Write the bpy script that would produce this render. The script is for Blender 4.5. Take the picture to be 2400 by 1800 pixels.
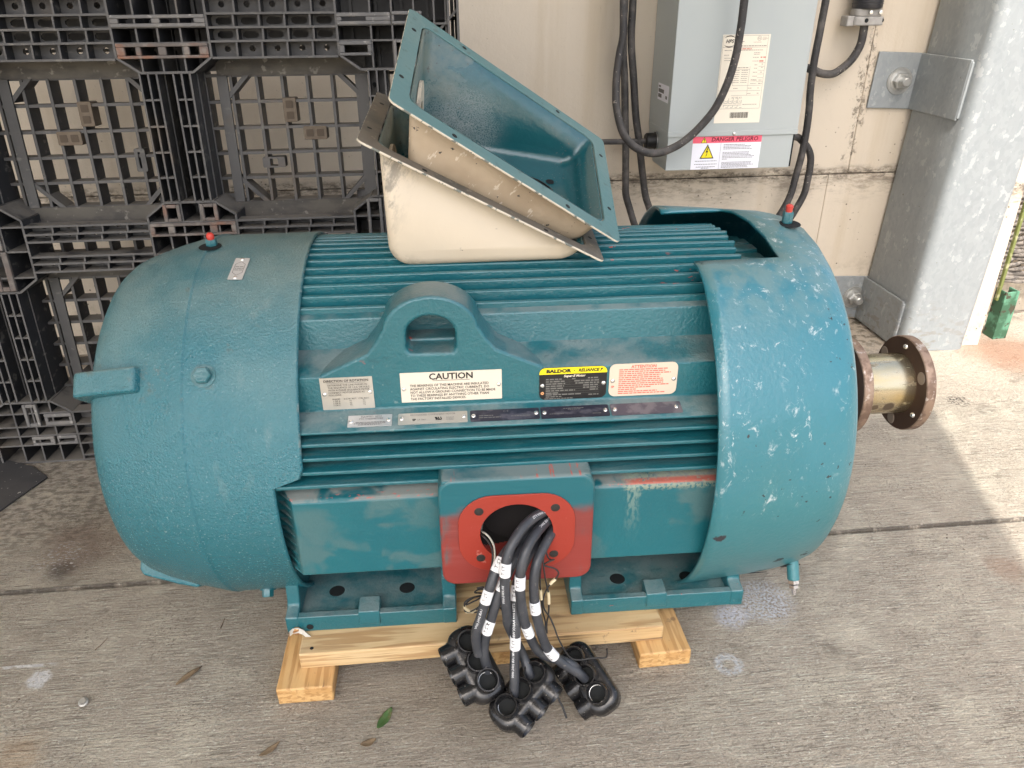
import bpy, bmesh, math, random
from mathutils import Vector, Matrix
R = math.radians
random.seed(7)
for o in list(bpy.data.objects): bpy.data.objects.remove(o)
scene = bpy.context.scene
COL = scene.collection
# ------------------------------------------------------------------ camera
def look(th, yaw, roll):
    fw = Vector((math.sin(yaw)*math.cos(th), math.cos(yaw)*math.cos(th), -math.sin(th)))
    rt = Vector((math.cos(yaw), -math.sin(yaw), 0)); up = rt.cross(fw)
    r2 = rt*math.cos(roll)-up*math.sin(roll); u2 = up*math.cos(roll)+rt*math.sin(roll)
    return Matrix((r2, u2, -fw)).transposed()
cam = bpy.data.cameras.new('camera'); co = bpy.data.objects.new('camera', cam); COL.objects.link(co)
cam.sensor_width = 36; cam.lens = 27.0; cam.clip_start = .02; cam.clip_end = 400
co.matrix_world = Matrix.Translation((-.16, -1.52, 1.25)) @ look(R(27.5), R(5.6), R(.45)).to_4x4()
scene.camera = co
# ------------------------------------------------------------------ sky, sun, exposure
SUN_EL, SUN_AZ = R(55), math.atan2(-.29, -.957)
w = bpy.data.worlds.new('World'); scene.world = w; w.use_nodes = True
nt = w.node_tree; bg = nt.nodes['Background']
sky = nt.nodes.new('ShaderNodeTexSky'); sky.sky_type = 'NISHITA'; sky.sun_disc = False
sky.sun_elevation = SUN_EL; sky.sun_rotation = SUN_AZ; sky.air_density = 1.0; sky.dust_density = 5.0; sky.ozone_density = .6
hs = nt.nodes.new('ShaderNodeHueSaturation'); hs.inputs['Saturation'].default_value = .68
nt.links.new(sky.outputs[0], hs.inputs['Color']); nt.links.new(hs.outputs[0], bg.inputs[0]); bg.inputs[1].default_value = .15
sl = bpy.data.lights.new('sun', 'SUN'); so = bpy.data.objects.new('sun', sl); COL.objects.link(so)
sl.energy = 2.0; sl.angle = R(.5); sl.color = (1, .945, .87)
sd = Vector((math.sin(SUN_AZ)*math.cos(SUN_EL), math.cos(SUN_AZ)*math.cos(SUN_EL), math.sin(SUN_EL)))
so.rotation_euler = sd.to_track_quat('Z', 'Y').to_euler()
vs = scene.view_settings; vs.view_transform = 'Standard'; vs.look = 'None'; vs.exposure = 1.58; vs.gamma = 1; vs.use_curve_mapping = False
# ------------------------------------------------------------------ helpers: objects
def tag(o, label=None, cat=None, group=None, kind=None):
    if label: o['label'] = label
    if cat: o['category'] = cat
    if group: o['group'] = group
    if kind: o['kind'] = kind
    return o
def empty(name, label, cat, loc=(0, 0, 0), rz=0, group=None):
    o = bpy.data.objects.new(name, None); COL.objects.link(o); o.location = loc; o.rotation_euler = (0, 0, rz); o.empty_display_size = .1
    return tag(o, label, cat, group)
def obj(name, bm, mats, parent=None, smooth=40, bevel=0, seg=2, solid=0, label=None, keep=False):
    me = bpy.data.meshes.new(name)
    if not keep: bmesh.ops.recalc_face_normals(bm, faces=bm.faces)
    bm.to_mesh(me); bm.free()
    for m in (mats if isinstance(mats, (list, tuple)) else [mats]): me.materials.append(m)
    if smooth:
        me.polygons.foreach_set('use_smooth', [True]*len(me.polygons)); me.set_sharp_from_angle(angle=R(smooth))
    o = bpy.data.objects.new(name, me); COL.objects.link(o)
    if parent: o.parent = parent
    if solid:
        s = o.modifiers.new('s', 'SOLIDIFY'); s.thickness = abs(solid); s.offset = -1 if solid > 0 else 1
        if isinstance(mats, (list, tuple)) and len(mats) > 1: s.material_offset = 1; s.material_offset_rim = 1
    if bevel:
        b = o.modifiers.new('b', 'BEVEL'); b.width = bevel; b.segments = seg; b.limit_method = 'ANGLE'; b.angle_limit = R(32); b.harden_normals = False
    if label: o['label'] = label
    return o
def share(src, name, parent=None, M=None):
    o = src.copy(); o.name = name; COL.objects.link(o); o.parent = parent
    if M is not None: o.matrix_basis = M
    return o
# ------------------------------------------------------------------ helpers: shapes
def B(): return bmesh.new()
def box(bm, a, b, M=None):
    x0, y0, z0 = a; x1, y1, z1 = b
    v = [bm.verts.new(p) for p in ((x0,y0,z0),(x1,y0,z0),(x1,y1,z0),(x0,y1,z0),(x0,y0,z1),(x1,y0,z1),(x1,y1,z1),(x0,y1,z1))]
    if M is not None:
        for q in v: q.co = M @ q.co
    for f in ((3,2,1,0),(4,5,6,7),(0,1,5,4),(1,2,6,5),(2,3,7,6),(3,0,4,7)): bm.faces.new([v[i] for i in f])
    return v
def prism(bm, pts, a, b, axis='x', M=None):
    """pts: 2D outline; extruded from a to b along axis. x: (y,z)  y: (x,z)  z: (x,y)"""
    def mk(p, t): return {'x': (t, p[0], p[1]), 'y': (p[0], t, p[1]), 'z': (p[0], p[1], t)}[axis]
    A = [bm.verts.new(mk(p, a)) for p in pts]; Bv = [bm.verts.new(mk(p, b)) for p in pts]
    if M is not None:
        for q in A+Bv: q.co = M @ q.co
    n = len(pts)
    bm.faces.new(A[::-1]); bm.faces.new(Bv)
    for i in range(n): bm.faces.new((A[i], A[(i+1) % n], Bv[(i+1) % n], Bv[i]))
def rrect(w, h, r, n=5, cx=0, cy=0):
    out = []
    for sx, sy, a0 in ((1, 1, 0), (-1, 1, 90), (-1, -1, 180), (1, -1, 270)):
        for k in range(n+1):
            a = R(a0+90*k/n); out.append((cx+sx*(w/2-r)+r*math.cos(a), cy+sy*(h/2-r)+r*math.sin(a)))
    return out
def circ(r, n=24, cx=0, cy=0, ry=None): return [(cx+r*math.cos(2*math.pi*k/n), cy+(ry or r)*math.sin(2*math.pi*k/n)) for k in range(n)]
def lathe(bm, prof, M, n=24, close=False):
    """prof: (axial, radius) turned round local Z of M"""
    rings = []
    for (t, r) in prof:
        if r < 1e-6: rings.append([bm.verts.new(M @ Vector((0, 0, t)))])
        else: rings.append([bm.verts.new(M @ Vector((r*math.cos(2*math.pi*k/n), r*math.sin(2*math.pi*k/n), t))) for k in range(n)])
    for a, b in zip(rings, rings[1:]+([rings[0]] if close else [])):
        for k in range(n):
            k2 = (k+1) % n
            if len(a) == 1 and len(b) == 1: continue
            if len(a) == 1: bm.faces.new((a[0], b[k2], b[k]))
            elif len(b) == 1: bm.faces.new((a[k], a[k2], b[0]))
            else: bm.faces.new((a[k], a[k2], b[k2], b[k]))
def axis(p, d, up=(0, 0, 1)):
    z = Vector(d).normalized(); u = Vector(up)
    if abs(z.dot(u.normalized())) > .98: u = Vector((1, 0, 0))
    x = u.cross(z).normalized(); y = z.cross(x)
    M = Matrix((x, y, z)).transposed().to_4x4(); M.translation = Vector(p); return M
def frame(o, ex, ey):
    ex = Vector(ex).normalized(); ey = Vector(ey).normalized(); ez = ex.cross(ey)
    M = Matrix((ex, ey, ez)).transposed().to_4x4(); M.translation = Vector(o); return M
def spline(pts, n=8):
    P = [Vector(p) for p in pts]; P = [P[0]*2-P[1]]+P+[P[-1]*2-P[-2]]; out = []
    for i in range(1, len(P)-2):
        a, b, c, d = P[i-1:i+3]
        for k in range(n):
            t = k/n; out.append(.5*((2*b)+(c-a)*t+(2*a-5*b+4*c-d)*t*t+(3*b-a-3*c+d)*t**3))
    out.append(P[-2]); return out
def tube(bm, pts, r, n=12, cap=True):
    P = [Vector(p) for p in pts]; rings = []; T = None; U = None
    for i, p in enumerate(P):
        t = (P[min(i+1, len(P)-1)]-P[max(i-1, 0)]).normalized()
        if U is None:
            U = t.orthogonal().normalized()
        else:
            U = (U-t*U.dot(t)).normalized()
        V = t.cross(U); rr = r(i/(len(P)-1)) if callable(r) else r
        rings.append([bm.verts.new(p+(U*math.cos(2*math.pi*k/n)+V*math.sin(2*math.pi*k/n))*rr) for k in range(n)])
    for a, b in zip(rings, rings[1:]):
        for k in range(n): bm.faces.new((a[k], a[(k+1) % n], b[(k+1) % n], b[k]))
    if cap: bm.faces.new(rings[0][::-1]); bm.faces.new(rings[-1])
def hexprism(bm, M, r, h, chamfer=.15):
    lathe(bm, [(0, 0), (0, r), (h*(1-chamfer), r), (h, r*.86), (h, 0)], M, 6)
def dome(bm, M, r, h, n=14): lathe(bm, [(-.001, r), (h*.45, r*.93), (h*.85, r*.6), (h, 0)], M, n)
def flat(bm, pts, M, z=0): bm.faces.new([bm.verts.new(M @ Vector((p[0], p[1], z))) for p in pts])
def plate(bm, pts, M, h):
    prism(bm, pts, 0, h, 'z', M)
_dg = None
def text(name, body, size, M, m, parent, align='CENTER', shear=0, bold=0, sx=1.0, z=.0006, line=1.0):
    cu = bpy.data.curves.new(name, 'FONT'); cu.body = body; cu.size = size; cu.align_x = align; cu.align_y = 'CENTER'; cu.shear = shear; cu.offset = bold; cu.space_line = line; cu.resolution_u = 2
    t = bpy.data.objects.new(name, cu); COL.objects.link(t)
    dg = bpy.context.evaluated_depsgraph_get(); me = bpy.data.meshes.new_from_object(t.evaluated_get(dg)); bpy.data.objects.remove(t)
    me.transform(M @ Matrix.Translation((0, 0, z)) @ Matrix.Diagonal((sx, 1, 1, 1))); me.materials.clear(); me.materials.append(m)
    o = bpy.data.objects.new(name, me); COL.objects.link(o); o.parent = parent; return o
def bars(rows, M, z=.0006, rnd=None):
    """small print too small to read: word-length dashes. rows: (x0, y, x1, h)"""
    bm = B(); rr = random.Random(rnd)
    for (x0, y, x1, h) in rows:
        x = x0
        while x < x1:
            wd = h*rr.uniform(1.5, 5); e = min(x1, x+wd)
            if e-x > h*.6: flat(bm, [(x, y-h/2), (e, y-h/2), (e, y+h/2), (x, y+h/2)], M, z)
            x = e+h*.7
    return bm
# ------------------------------------------------------------------ helpers: materials
def mat(name, col, rough=.5, metal=0, layers=(), bump=(), spec=.5, coat=0, ao=None):
    m = bpy.data.materials.new(name); m.use_nodes = True; t = m.node_tree; N = t.nodes; Lk = t.links
    p = N['Principled BSDF']; p.inputs['Metallic'].default_value = metal; p.inputs['Specular IOR Level'].default_value = spec
    p.inputs['Coat Weight'].default_value = coat; p.inputs['Coat Roughness'].default_value = .15
    tc = N.new('ShaderNodeTexCoord'); geo = N.new('ShaderNodeNewGeometry')
    def val(v):
        n = N.new('ShaderNodeValue'); n.outputs[0].default_value = v; return n.outputs[0]
    def math_(op, a, b=None, clamp=False):
        n = N.new('ShaderNodeMath'); n.operation = op; n.use_clamp = clamp
        for i, s in enumerate((a, b)):
            if s is None: continue
            if isinstance(s, (int, float)): n.inputs[i].default_value = s
            else: Lk.new(s, n.inputs[i])
        return n.outputs[0]
    def ramp(s, lo, hi):
        n = N.new('ShaderNodeMapRange'); n.clamp = True; n.interpolation_type = 'SMOOTHSTEP'
        n.inputs[1].default_value = min(lo, hi) if lo < hi else hi; n.inputs[2].default_value = max(lo, hi)
        n.inputs[3].default_value = 0 if lo < hi else 1; n.inputs[4].default_value = 1 if lo < hi else 0
        Lk.new(s, n.inputs[0]); return n.outputs[0]
    def coord(scale, off=(0, 0, 0)):
        mp = N.new('ShaderNodeMapping'); mp.inputs['Scale'].default_value = scale if isinstance(scale, tuple) else (scale,)*3
        mp.inputs['Location'].default_value = off; Lk.new(tc.outputs['Object'], mp.inputs[0]); return mp.outputs[0]
    def noise(scale, det=4, rgh=.55, dist=0, off=(0, 0, 0)):
        n = N.new('ShaderNodeTexNoise'); n.inputs['Scale'].default_value = 1; n.inputs['Detail'].default_value = det; n.inputs['Roughness'].default_value = rgh; n.inputs['Distortion'].default_value = dist
        Lk.new(coord(scale, off), n.inputs['Vector']); return n.outputs['Fac']
    def vor(scale, feat='F1', out='Color', off=(0, 0, 0)):
        n = N.new('ShaderNodeTexVoronoi'); n.feature = feat; n.inputs['Scale'].default_value = 1; Lk.new(coord(scale, off), n.inputs['Vector']); return n.outputs[out]
    def sep(i, src):
        n = N.new('ShaderNodeSeparateXYZ'); Lk.new(src, n.inputs[0]); return n.outputs[i]
    def mask(spec):
        """product of terms"""
        out = None
        for s in spec:
            k = s[0]
            if k == 'n': v = ramp(noise(s[1], *(s[4] if len(s) > 4 else ())), s[2], s[3])
            elif k == 'v': v = ramp(sep(0, vor(s[1])), s[2], s[3])
            elif k == 'vd': v = ramp(vor(s[1], 'F1', 'Distance'), s[2], s[3])
            elif k == 've': v = ramp(vor(s[1], 'DISTANCE_TO_EDGE', 'Distance'), s[2], s[3])
            elif k == 'front': v = ramp(math_('MULTIPLY', sep(1, geo.outputs['Normal']), -1), s[1], s[2])
            elif k == 'up': v = ramp(sep(2, geo.outputs['Normal']), s[1], s[2])
            elif k in 'xyz':
                src = sep('xyz'.index(k), tc.outputs['Object'])
                if len(s) > 3: src = math_('ADD', src, math_('MULTIPLY', math_('SUBTRACT', noise(s[4], 4), .5), s[3]))
                v = ramp(src, s[1], s[2])
            elif k == 'p':   # spot: (centre, r0, r1, wobble, scale)
                d = N.new('ShaderNodeVectorMath'); d.operation = 'DISTANCE'; Lk.new(tc.outputs['Object'], d.inputs[0]); d.inputs[1].default_value = s[1]
                src = math_('ADD', d.outputs['Value'], math_('MULTIPLY', math_('SUBTRACT', noise(s[5], 5), .5), s[4])); v = ramp(src, s[2], s[3])
            elif k == 'c': v = val(s[1])
            elif k == 'point': v = ramp(geo.outputs['Pointiness'], s[1], s[2])
            out = v if out is None else math_('MULTIPLY', out, v)
        return out
    def rgb(c):
        n = N.new('ShaderNodeRGB'); n.outputs[0].default_value = (*c, 1); return n.outputs[0]
    cur = rgb(col); rg = val(rough); mt = None
    for L in layers:
        f = mask(L[0]); n = N.new('ShaderNodeMix'); n.data_type = 'RGBA'; n.blend_type = L[3] if len(L) > 3 else 'MIX'
        Lk.new(f, n.inputs[0]); Lk.new(cur, n.inputs[6]); n.inputs[7].default_value = (*L[1], 1); cur = n.outputs[2]
        if len(L) > 2 and L[2] is not None:
            n = N.new('ShaderNodeMix'); n.data_type = 'FLOAT'; Lk.new(f, n.inputs[0]); Lk.new(rg, n.inputs[2]); n.inputs[3].default_value = L[2]; rg = n.outputs[0]
        if len(L) > 4 and L[4] is not None:
            if mt is None: mt = val(metal)
            n = N.new('ShaderNodeMix'); n.data_type = 'FLOAT'; Lk.new(f, n.inputs[0]); Lk.new(mt, n.inputs[2]); n.inputs[3].default_value = L[4]; mt = n.outputs[0]
    Lk.new(cur, p.inputs['Base Color']); Lk.new(rg, p.inputs['Roughness'])
    if mt is not None: Lk.new(mt, p.inputs['Metallic'])
    nrm = None
    for b in bump:   # (spec, distance, strength)
        n = N.new('ShaderNodeBump'); n.inputs['Distance'].default_value = b[1]; n.inputs['Strength'].default_value = b[2] if len(b) > 2 else 1
        Lk.new(mask([b[0]]) if isinstance(b[0][0], str) else mask(b[0]), n.inputs['Height'])
        if nrm: Lk.new(nrm, n.inputs['Normal'])
        nrm = n.outputs[0]
    if nrm: Lk.new(nrm, p.inputs['Normal']); Lk.new(nrm, p.inputs['Coat Normal'])
    return m
# ------------------------------------------------------------------ materials
DUST = (.30, .285, .25)
TEAL = (.010, .113, .138)
m_fin = mat('fin_paint', TEAL, .30, spec=.7, coat=.15, layers=[
    ((('n', 3.5, .35, .75), ('c', .5)), (.016, .145, .165)),
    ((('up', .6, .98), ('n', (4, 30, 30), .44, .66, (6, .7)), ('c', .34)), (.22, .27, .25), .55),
    ((('n', (5, 40, 40), .55, .68, (6, .7)), ('c', .4)), (.006, .065, .08), .3),
    ((('n', (30, 60, 60), .675, .70), ('n', 3, .55, .62)), (.48, .085, .06), .6)],
    bump=[(('n', 160, .2, .8), .0012, .5), (('n', (12, 40, 40), .2, .8), .002, .4)])
m_teal = mat('teal_paint', TEAL, .30, spec=.7, coat=.1, layers=[
    ((('n', 3.5, .35, .75), ('c', .5)), (.016, .145, .165)),
    ((('n', (2, 9, 9), .55, .75), ('c', .2)), (.09, .17, .165), .5),
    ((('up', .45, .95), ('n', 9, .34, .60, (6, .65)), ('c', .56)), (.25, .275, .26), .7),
    ((('n', (26, 50, 50), .58, .66, (7, .7)), ('n', 5, .45, .6), ('c', .5)), (.006, .06, .07), .4),
    ((('n', 60, .62, .7), ('n', 6, .48, .6), ('c', .5)), (.22, .30, .29), .7),
    ((('n', (22, 40, 40), .685, .71), ('n', 3, .55, .62)), (.48, .085, .06), .6)],
    bump=[(('n', 180, .2, .8), .0012, .5), (('n', 22, .2, .8), .002, .35)])
m_cover = mat('cover_paint', (.011, .142, .178), .27, spec=.8, coat=.25, layers=[
    ((('n', 2.2, .40, .64, (6, .6, .3)), ('up', .15, .8), ('c', .55)), (.17, .27, .265), .45),
    ((('n', 5, .55, .60, (6, .65, .6)), ('up', -.1, .4), ('c', .8)), (.016, .145, .175), .33),
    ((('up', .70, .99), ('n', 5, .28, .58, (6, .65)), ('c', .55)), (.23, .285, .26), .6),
    ((('n', (9, 9, 3), .60, .70, (6, .7, .5)), ('c', .25)), (.28, .34, .32), .5),
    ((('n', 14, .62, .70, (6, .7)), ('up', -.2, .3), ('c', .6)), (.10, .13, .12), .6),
    ((('p', (-.66, -.30, .655), .06, .0, .05, 30), ('n', 60, .5, .6, (6, .7)), ('c', .5)), (.10, .10, .085), .6),
    ((('n', 240, .62, .70), ('n', 3, .4, .6), ('c', .35)), (.42, .52, .52), .4),
    ((('vd', 26, .075, .04), ('n', 5, .5, .56)), (.62, .66, .64), .7),
    ((('x', -.4125, -.4085), ('n', (4, 26, 26), .50, .60, (5, .7)), ('c', .8)), (.20, .26, .25), .6)],
    bump=[(('n', 230, .25, .75, (4, .65)), .0017, .75), (('n', 45, .25, .75), .002, .15), (('n', 6, .2, .8), .006, .15)])
m_shroud = mat('shroud_paint', (.012, .150, .190), .28, spec=.85, coat=.3, layers=[
    ((('n', 3, .4, .7), ('c', .5)), (.018, .178, .235)),
    ((('z', .50, .36, .2, 5), ('c', .35)), (.06, .19, .175), .45),
    ((('up', .6, .9), ('n', 30, .3, .6), ('c', .55)), (.16, .235, .22), .7),
    ((('n', (30, 30, 20), .555, .66, (11, .76, .8)), ('n', 11, .47, .62, (4, .6)), ('z', .30, .46, .12, 6), ('c', .8)), (.70, .73, .72), .75),
    ((('n', (95, 95, 60), .585, .67, (8, .7, .8)), ('n', 7, .44, .56), ('z', .34, .52, .12, 6), ('c', .6)), (.60, .66, .66), .75),
    ((('n', 75, .665, .69), ('n', 6, .55, .6)), (.008, .012, .016), .6),
    ((('p', (.557, -.335, .225), .016, .013, .03, 90),), (.006, .02, .03), .6), ((('p', (.50, -.352, .215), .010, .008, .03, 90),), (.006, .02, .03), .6),
    ((('p', (.345, -.408, .325), .012, .008, .03, 60),), (.015, .012, .02), .6)],
    bump=[(('n', 120, .2, .8), .001, .4), (('n', 9, .2, .8), .004, .25)])
m_dark = mat('dark_inside', (.004, .006, .007), .8)
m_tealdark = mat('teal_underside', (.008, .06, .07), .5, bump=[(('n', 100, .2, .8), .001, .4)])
RED = (.31, .034, .02)
m_conduit = mat('conduit_face_paint', TEAL, .38, layers=[
    ((('up', .35, .95), ('n', 7, .30, .52, (5, .6)), ('c', .6)), (.27, .29, .27), .75),
    ((('z', .428, .395, .05, 25),), (.21, .04, .034), .5),
    ((('z', .372, .330, .05, 18),), (.25, .036, .028), .5),
    ((('n', (3, 9, 70), .5, .72), ('z', .41, .38), ('c', .4)), (.30, .075, .065), .6),
    ((('x', -.150, -.168, .02, 40), ('n', (40, 40, 12), .45, .6), ('c', .7)), (.05, .12, .125), .5), ((('x', .080, .099, .02, 40), ('n', (40, 40, 12), .45, .6), ('c', .7)), (.05, .12, .125), .5),
    ((('z', .481, .4835), ('z', .4865, .4845), ('n', (60, 3, 3), .56, .6), ('n', (260, 60, 60), .4, .5), ('c', .8)), (.5, .09, .06), .6)],
    bump=[(('n', (20, 20, 160), .2, .8), .0006, .4)])
m_red = mat('red_primer', RED, .42, layers=[((('n', (5, 5, 60), .45, .75), ('c', .4)), (.33, .04, .03)), ((('n', 40, .66, .7), ('c', .6)), (.55, .20, .16))], bump=[(('n', 90, .2, .8), .0006, .4)])
m_redcap = mat('red_cap', (.55, .055, .04), .45)
m_pad = mat('pad_paint', TEAL, .37, layers=[
    ((('n', 3.5, .35, .75), ('c', .5)), (.016, .145, .165)),
    ((('n', (9, 9, 11), .53, .62, (3, .5, .4)), ('n', 5, .35, .6), ('c', .38)), (.13, .17, .155), .6),
    ((('up', .35, .95), ('n', (14, 14, 14), .34, .50, (3, .5, .8)), ('c', .7)), (.29, .28, .25), .75),
    ((('z', .414, .424, .02, 160), ('x', .16, .175, .04, 80), ('n', 160, .40, .55), ('c', .75)), (.27, .30, .22), .7),
    ((('x', .168, .182, .03, 60), ('x', .204, .19, .03, 70), ('z', .29, .44, .03, 40), ('n', (190, 190, 60), .40, .56), ('c', .6)), (.24, .31, .25), .65),
    ((('n', (90, 160, 160), .60, .64), ('z', .4275, .429), ('z', .4335, .432), ('c', .7)), (.48, .13, .10), .6),
    ((('x', .16, .19), ('z', .4275, .429), ('z', .4335, .432), ('n', (120,120,300), .3, .45), ('c', .85)), (.45, .10, .07), .6)],
    bump=[(('n', 180, .2, .8), .001, .4), (('n', 22, .2, .8), .002, .3)])
# concrete floor: base, broom lines, stains that sit in the slab, a wide darker area under the motor
floor_spots = [((.392, -.43, 0), .055, .02)]
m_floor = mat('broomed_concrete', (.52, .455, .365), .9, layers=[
    ((('n', 1.3, .35, .68, (5, .6)), ('c', .55)), (0.6502, 0.5584, 0.4460)),
    ((('n', (4, 5, 1), .48, .68, (5, .65)), ('c', .5)), (0.8200, 0.7528, 0.5962)),
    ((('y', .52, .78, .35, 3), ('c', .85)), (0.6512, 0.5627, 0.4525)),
    ((('n', (14, 360, 1), .50, .60, (4, .7)), ('n', (11, 16, 1), .30, .62, (5, .6)), ('y', .95, .5, .5, 3), ('c', .82)), (0.2138, 0.1771, 0.1361)),
    ((('n', (2.5, 620, 1), .58, .66, (2, .5)), ('n', (3, 5, 1), .4, .6), ('y', .95, .5, .5, 3), ('c', .75)), (.13, .11, .088)),
    ((('n', (16, 420, 1), .54, .66, (3, .6)), ('y', .9, .4, .4, 3), ('c', .65)), (0.8200, 0.8200, 0.6923)),
    ((('n', (120, 170, 1), .53, .60, (5, .75)), ('n', (6, 6, 1), .36, .66), ('c', .8)), (0.2149, 0.1782, 0.1361)),
    ((('n', (110, 170, 1), .56, .64, (5, .75)), ('c', .6)), (0.8200, 0.8200, 0.7171)),
    ((('n', (2.2, 2.2, 1), .56, .70, (6, .65)), ('c', .55)), (0.2365, 0.2020, 0.1588)),
    ((('n', (9, 9, 1), .60, .70, (6, .7)), ('c', .45)), (.17, .14, .105)),
    ((('y', -.058, -.051, .006, 30), ('y', -.032, -.039, .006, 30), ('n', (30, 30, 1), .3, .5), ('c', .8)), (.075, .062, .05)),
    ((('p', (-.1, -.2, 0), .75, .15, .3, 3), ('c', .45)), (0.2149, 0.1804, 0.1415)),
    ((('p', (-1.107, .026, 0), .05, .015, .03, 30), ('c', .75)), (.07, .062, .05)),
    ((('p', (-1.09, .13, 0), .16, .04, .1, 12), ('c', .4)), (.22, .105, .06)),
    ((('p', (-.88, .22, 0), .14, .03, .1, 14), ('c', .5)), (.15, .085, .06)),
    ((('p', (1.98, .90, 0), .26, .06, .16, 12), ('c', .6)), (.42, .17, .075)),
    ((('p', (1.16, -.22, 0), .07, .02, .06, 18), ('c', .35)), (.42, .22, .13)),
    ((('p', (-.98, -.50, 0), .07, .02, .06, 30), ('c', .3)), (.46, .25, .09)),
    ((('p', (.392, -.43, 0), .034, .024, .012, 60), ('p', (.392, -.43, 0), .008, .018, .01, 60), ('n', (160, 160, 1), .34, .55)), (.66, .66, .66)),
    ((('p', (.53, -.262, 0), .09, .04, .06, 26), ('n', (180, 160, 1), .42, .58)), (.68, .69, .72)),
    ((('p', (.445, -.298, 0), .05, .02, .03, 26), ('n', (150, 150, 1), .36, .52)), (.72, .72, .76)),
    ((('p', (-1.015, -.318, 0), .028, .016, .03, 45), ('n', (150, 150, 1), .3, .48)), (.8, .79, .77)),
    ((('y', -.284, -.281, .006, 20), ('y', -.273, -.276, .006, 20), ('x', -.98, -1.02, .06, 20), ('n', (40, 90, 1), .38, .5)), (.78, .76, .73)),
    ((('p', (-1.13, .07, 0), .10, .02, .08, 16), ('n', (90, 260, 1), .56, .62)), (.68, .66, .64)),
    ((('p', (1.55, .578, 0), .05, .02, .05, 40), ('n', (120, 120, 1), .48, .56), ('c', .9)), (.05, .045, .035)),
    ((('p', (1.45, 1.2, 0), .30, .05, .25, 9), ('n', (30, 30, 1), .46, .6), ('c', .8)), (.10, .075, .04)),
    ((('p', (-1.3, .46, 0), .5, .25, .2, 7), ('n', (40, 60, 1), .42, .62), ('c', .6)), (.12, .095, .07))],
    bump=[(('n', (14, 360, 1), .35, .7, (4, .7)), .004, .8), (('n', (110, 170, 1), .35, .7, (4, .7)), .004, .8)])
m_wall = mat('cream_wall_paint', (.59, .515, .415), .75, layers=[
    ((('n', 1.6, .4, .7), ('c', .4)), (.555, .475, .37)),
    ((('n', (3, 3, .8), .45, .7), ('c', .4)), (.615, .535, .43)),
    ((('n', (8, 8, .5), .52, .72, (5, .6)), ('c', .3)), (.42, .325, .20)),
    ((('z', .66, .60, .10, 6), ('z', .47, .57, .10, 5), ('n', (7, 7, 22), .43, .64, (7, .75)), ('c', .75)), (.20, .165, .125)),
    ((('z', .635, .612, .05, 14), ('z', .57, .598, .05, 12), ('n', (26, 26, 60), .42, .60, (7, .75)), ('c', .85)), (.095, .075, .055)),
    ((('z', .35, .05, .2, 5), ('n', (18, 18, 18), .46, .66, (6, .7)), ('c', .55)), (.24, .19, .13)),
    ((('vd', (38, 38, 38), .15, .08), ('n', 5, .46, .60), ('z', .95, .62, .2, 4)), (.13, .11, .085)),
    ((('n', (90, 90, 110), .66, .71), ('n', 4, .48, .62)), (.18, .14, .10)),
    ((('n', (70, 70, 9), .64, .72, (5, .7)), ('n', 3, .5, .62), ('c', .5)), (.26, .205, .145)),
    ((('x', 1.375, 1.395, .12, 22), ('x', 1.43, 1.412, .12, 22), ('n', (50, 50, 40), .47, .58, (7, .75)), ('z', .5, .7), ('c', .8)), (.13, .105, .075))],
    bump=[(('n', 35, .2, .8), .002, .35), (('n', 150, .2, .8), .001, .3)])
m_galv = mat('galvanised_steel', (.27, .29, .297), .5, .15, layers=[
    ((('v', (60, 60, 40), .35, .8), ('c', .4)), (.31, .33, .337), .45), ((('v', (95, 95, 62), .55, .95), ('c', .4)), (.225, .25, .26), .55),
    ((('n', (34, 34, 26), .585, .61, (3, .6)), ('n', 9, .42, .55), ('c', .75)), (.385, .40, .405), .55),
    ((('n', 3, .45, .7), ('c', .35)), (.30, .33, .335)), ((('n', (22, 22, 4), .56, .72, (5, .7)), ('c', .4)), (.255, .285, .29)),
    ((('n', (70, 70, 70), .68, .71), ('n', 6, .54, .62)), (.16, .13, .105), .8),
    ((('z', .25, .0, .25, 6), ('n', (25, 25, 50), .5, .62), ('c', .5)), (.22, .19, .15), .8)], bump=[(('n', 60, .2, .8), .0008, .3)])
m_zinc = mat('zinc_bolt', (.52, .52, .50), .38, .8, layers=[((('n', 40, .5, .7), ('c', .6)), (.32, .31, .29), .6)])
m_enclosure = mat('grey_enclosure_paint', (.395, .43, .425), .42, layers=[((('n', 2, .4, .7), ('c', .4)), (.43, .455, .445)), ((('n', (5, 5, 1), .55, .72), ('c', .35)), (.36, .385, .40), .5), ((('up', .5, .9), ('c', .4)), (.46, .43, .37), .8)])
m_rubber = mat('black_cord_rubber', (.032, .030, .030), .62, layers=[((('n', 18, .42, .68, (6, .65)), ('c', .75)), (.12, .108, .098), .8), ((('n', 90, .66, .7),), (.30, .27, .23), .9), ((('up', .2, .9), ('c', .35)), (.16, .145, .13), .9)], bump=[(('n', 120, .2, .8), .0008, .4)])
m_lead = mat('black_lead_insulation', (.036, .039, .046), .38, layers=[((('n', 30, .42, .66), ('c', .6)), (.062, .065, .072), .50), ((('n', 120, .64, .7),), (.12, .115, .105), .7)], bump=[(('n', 160, .2, .8), .0004, .3)])
m_conn = mat('black_vinyl_housing', (.010, .010, .011), .26, layers=[((('n', 25, .5, .7), ('c', .5)), (.016, .016, .016), .45), ((('n', 170, .665, .70),), (.22, .20, .17), .8), ((('n', 9, .55, .70), ('c', .3)), (.05, .045, .04), .7)], bump=[(('n', 70, .2, .8), .0008, .35)])
m_wire = mat('thin_wire_insulation', (.022, .021, .021), .5)
m_wirewhite = mat('pale_wire_insulation', (.42, .41, .35), .5)
m_sleeve = mat('beige_sleeve', (.66, .56, .36), .6)
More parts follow.
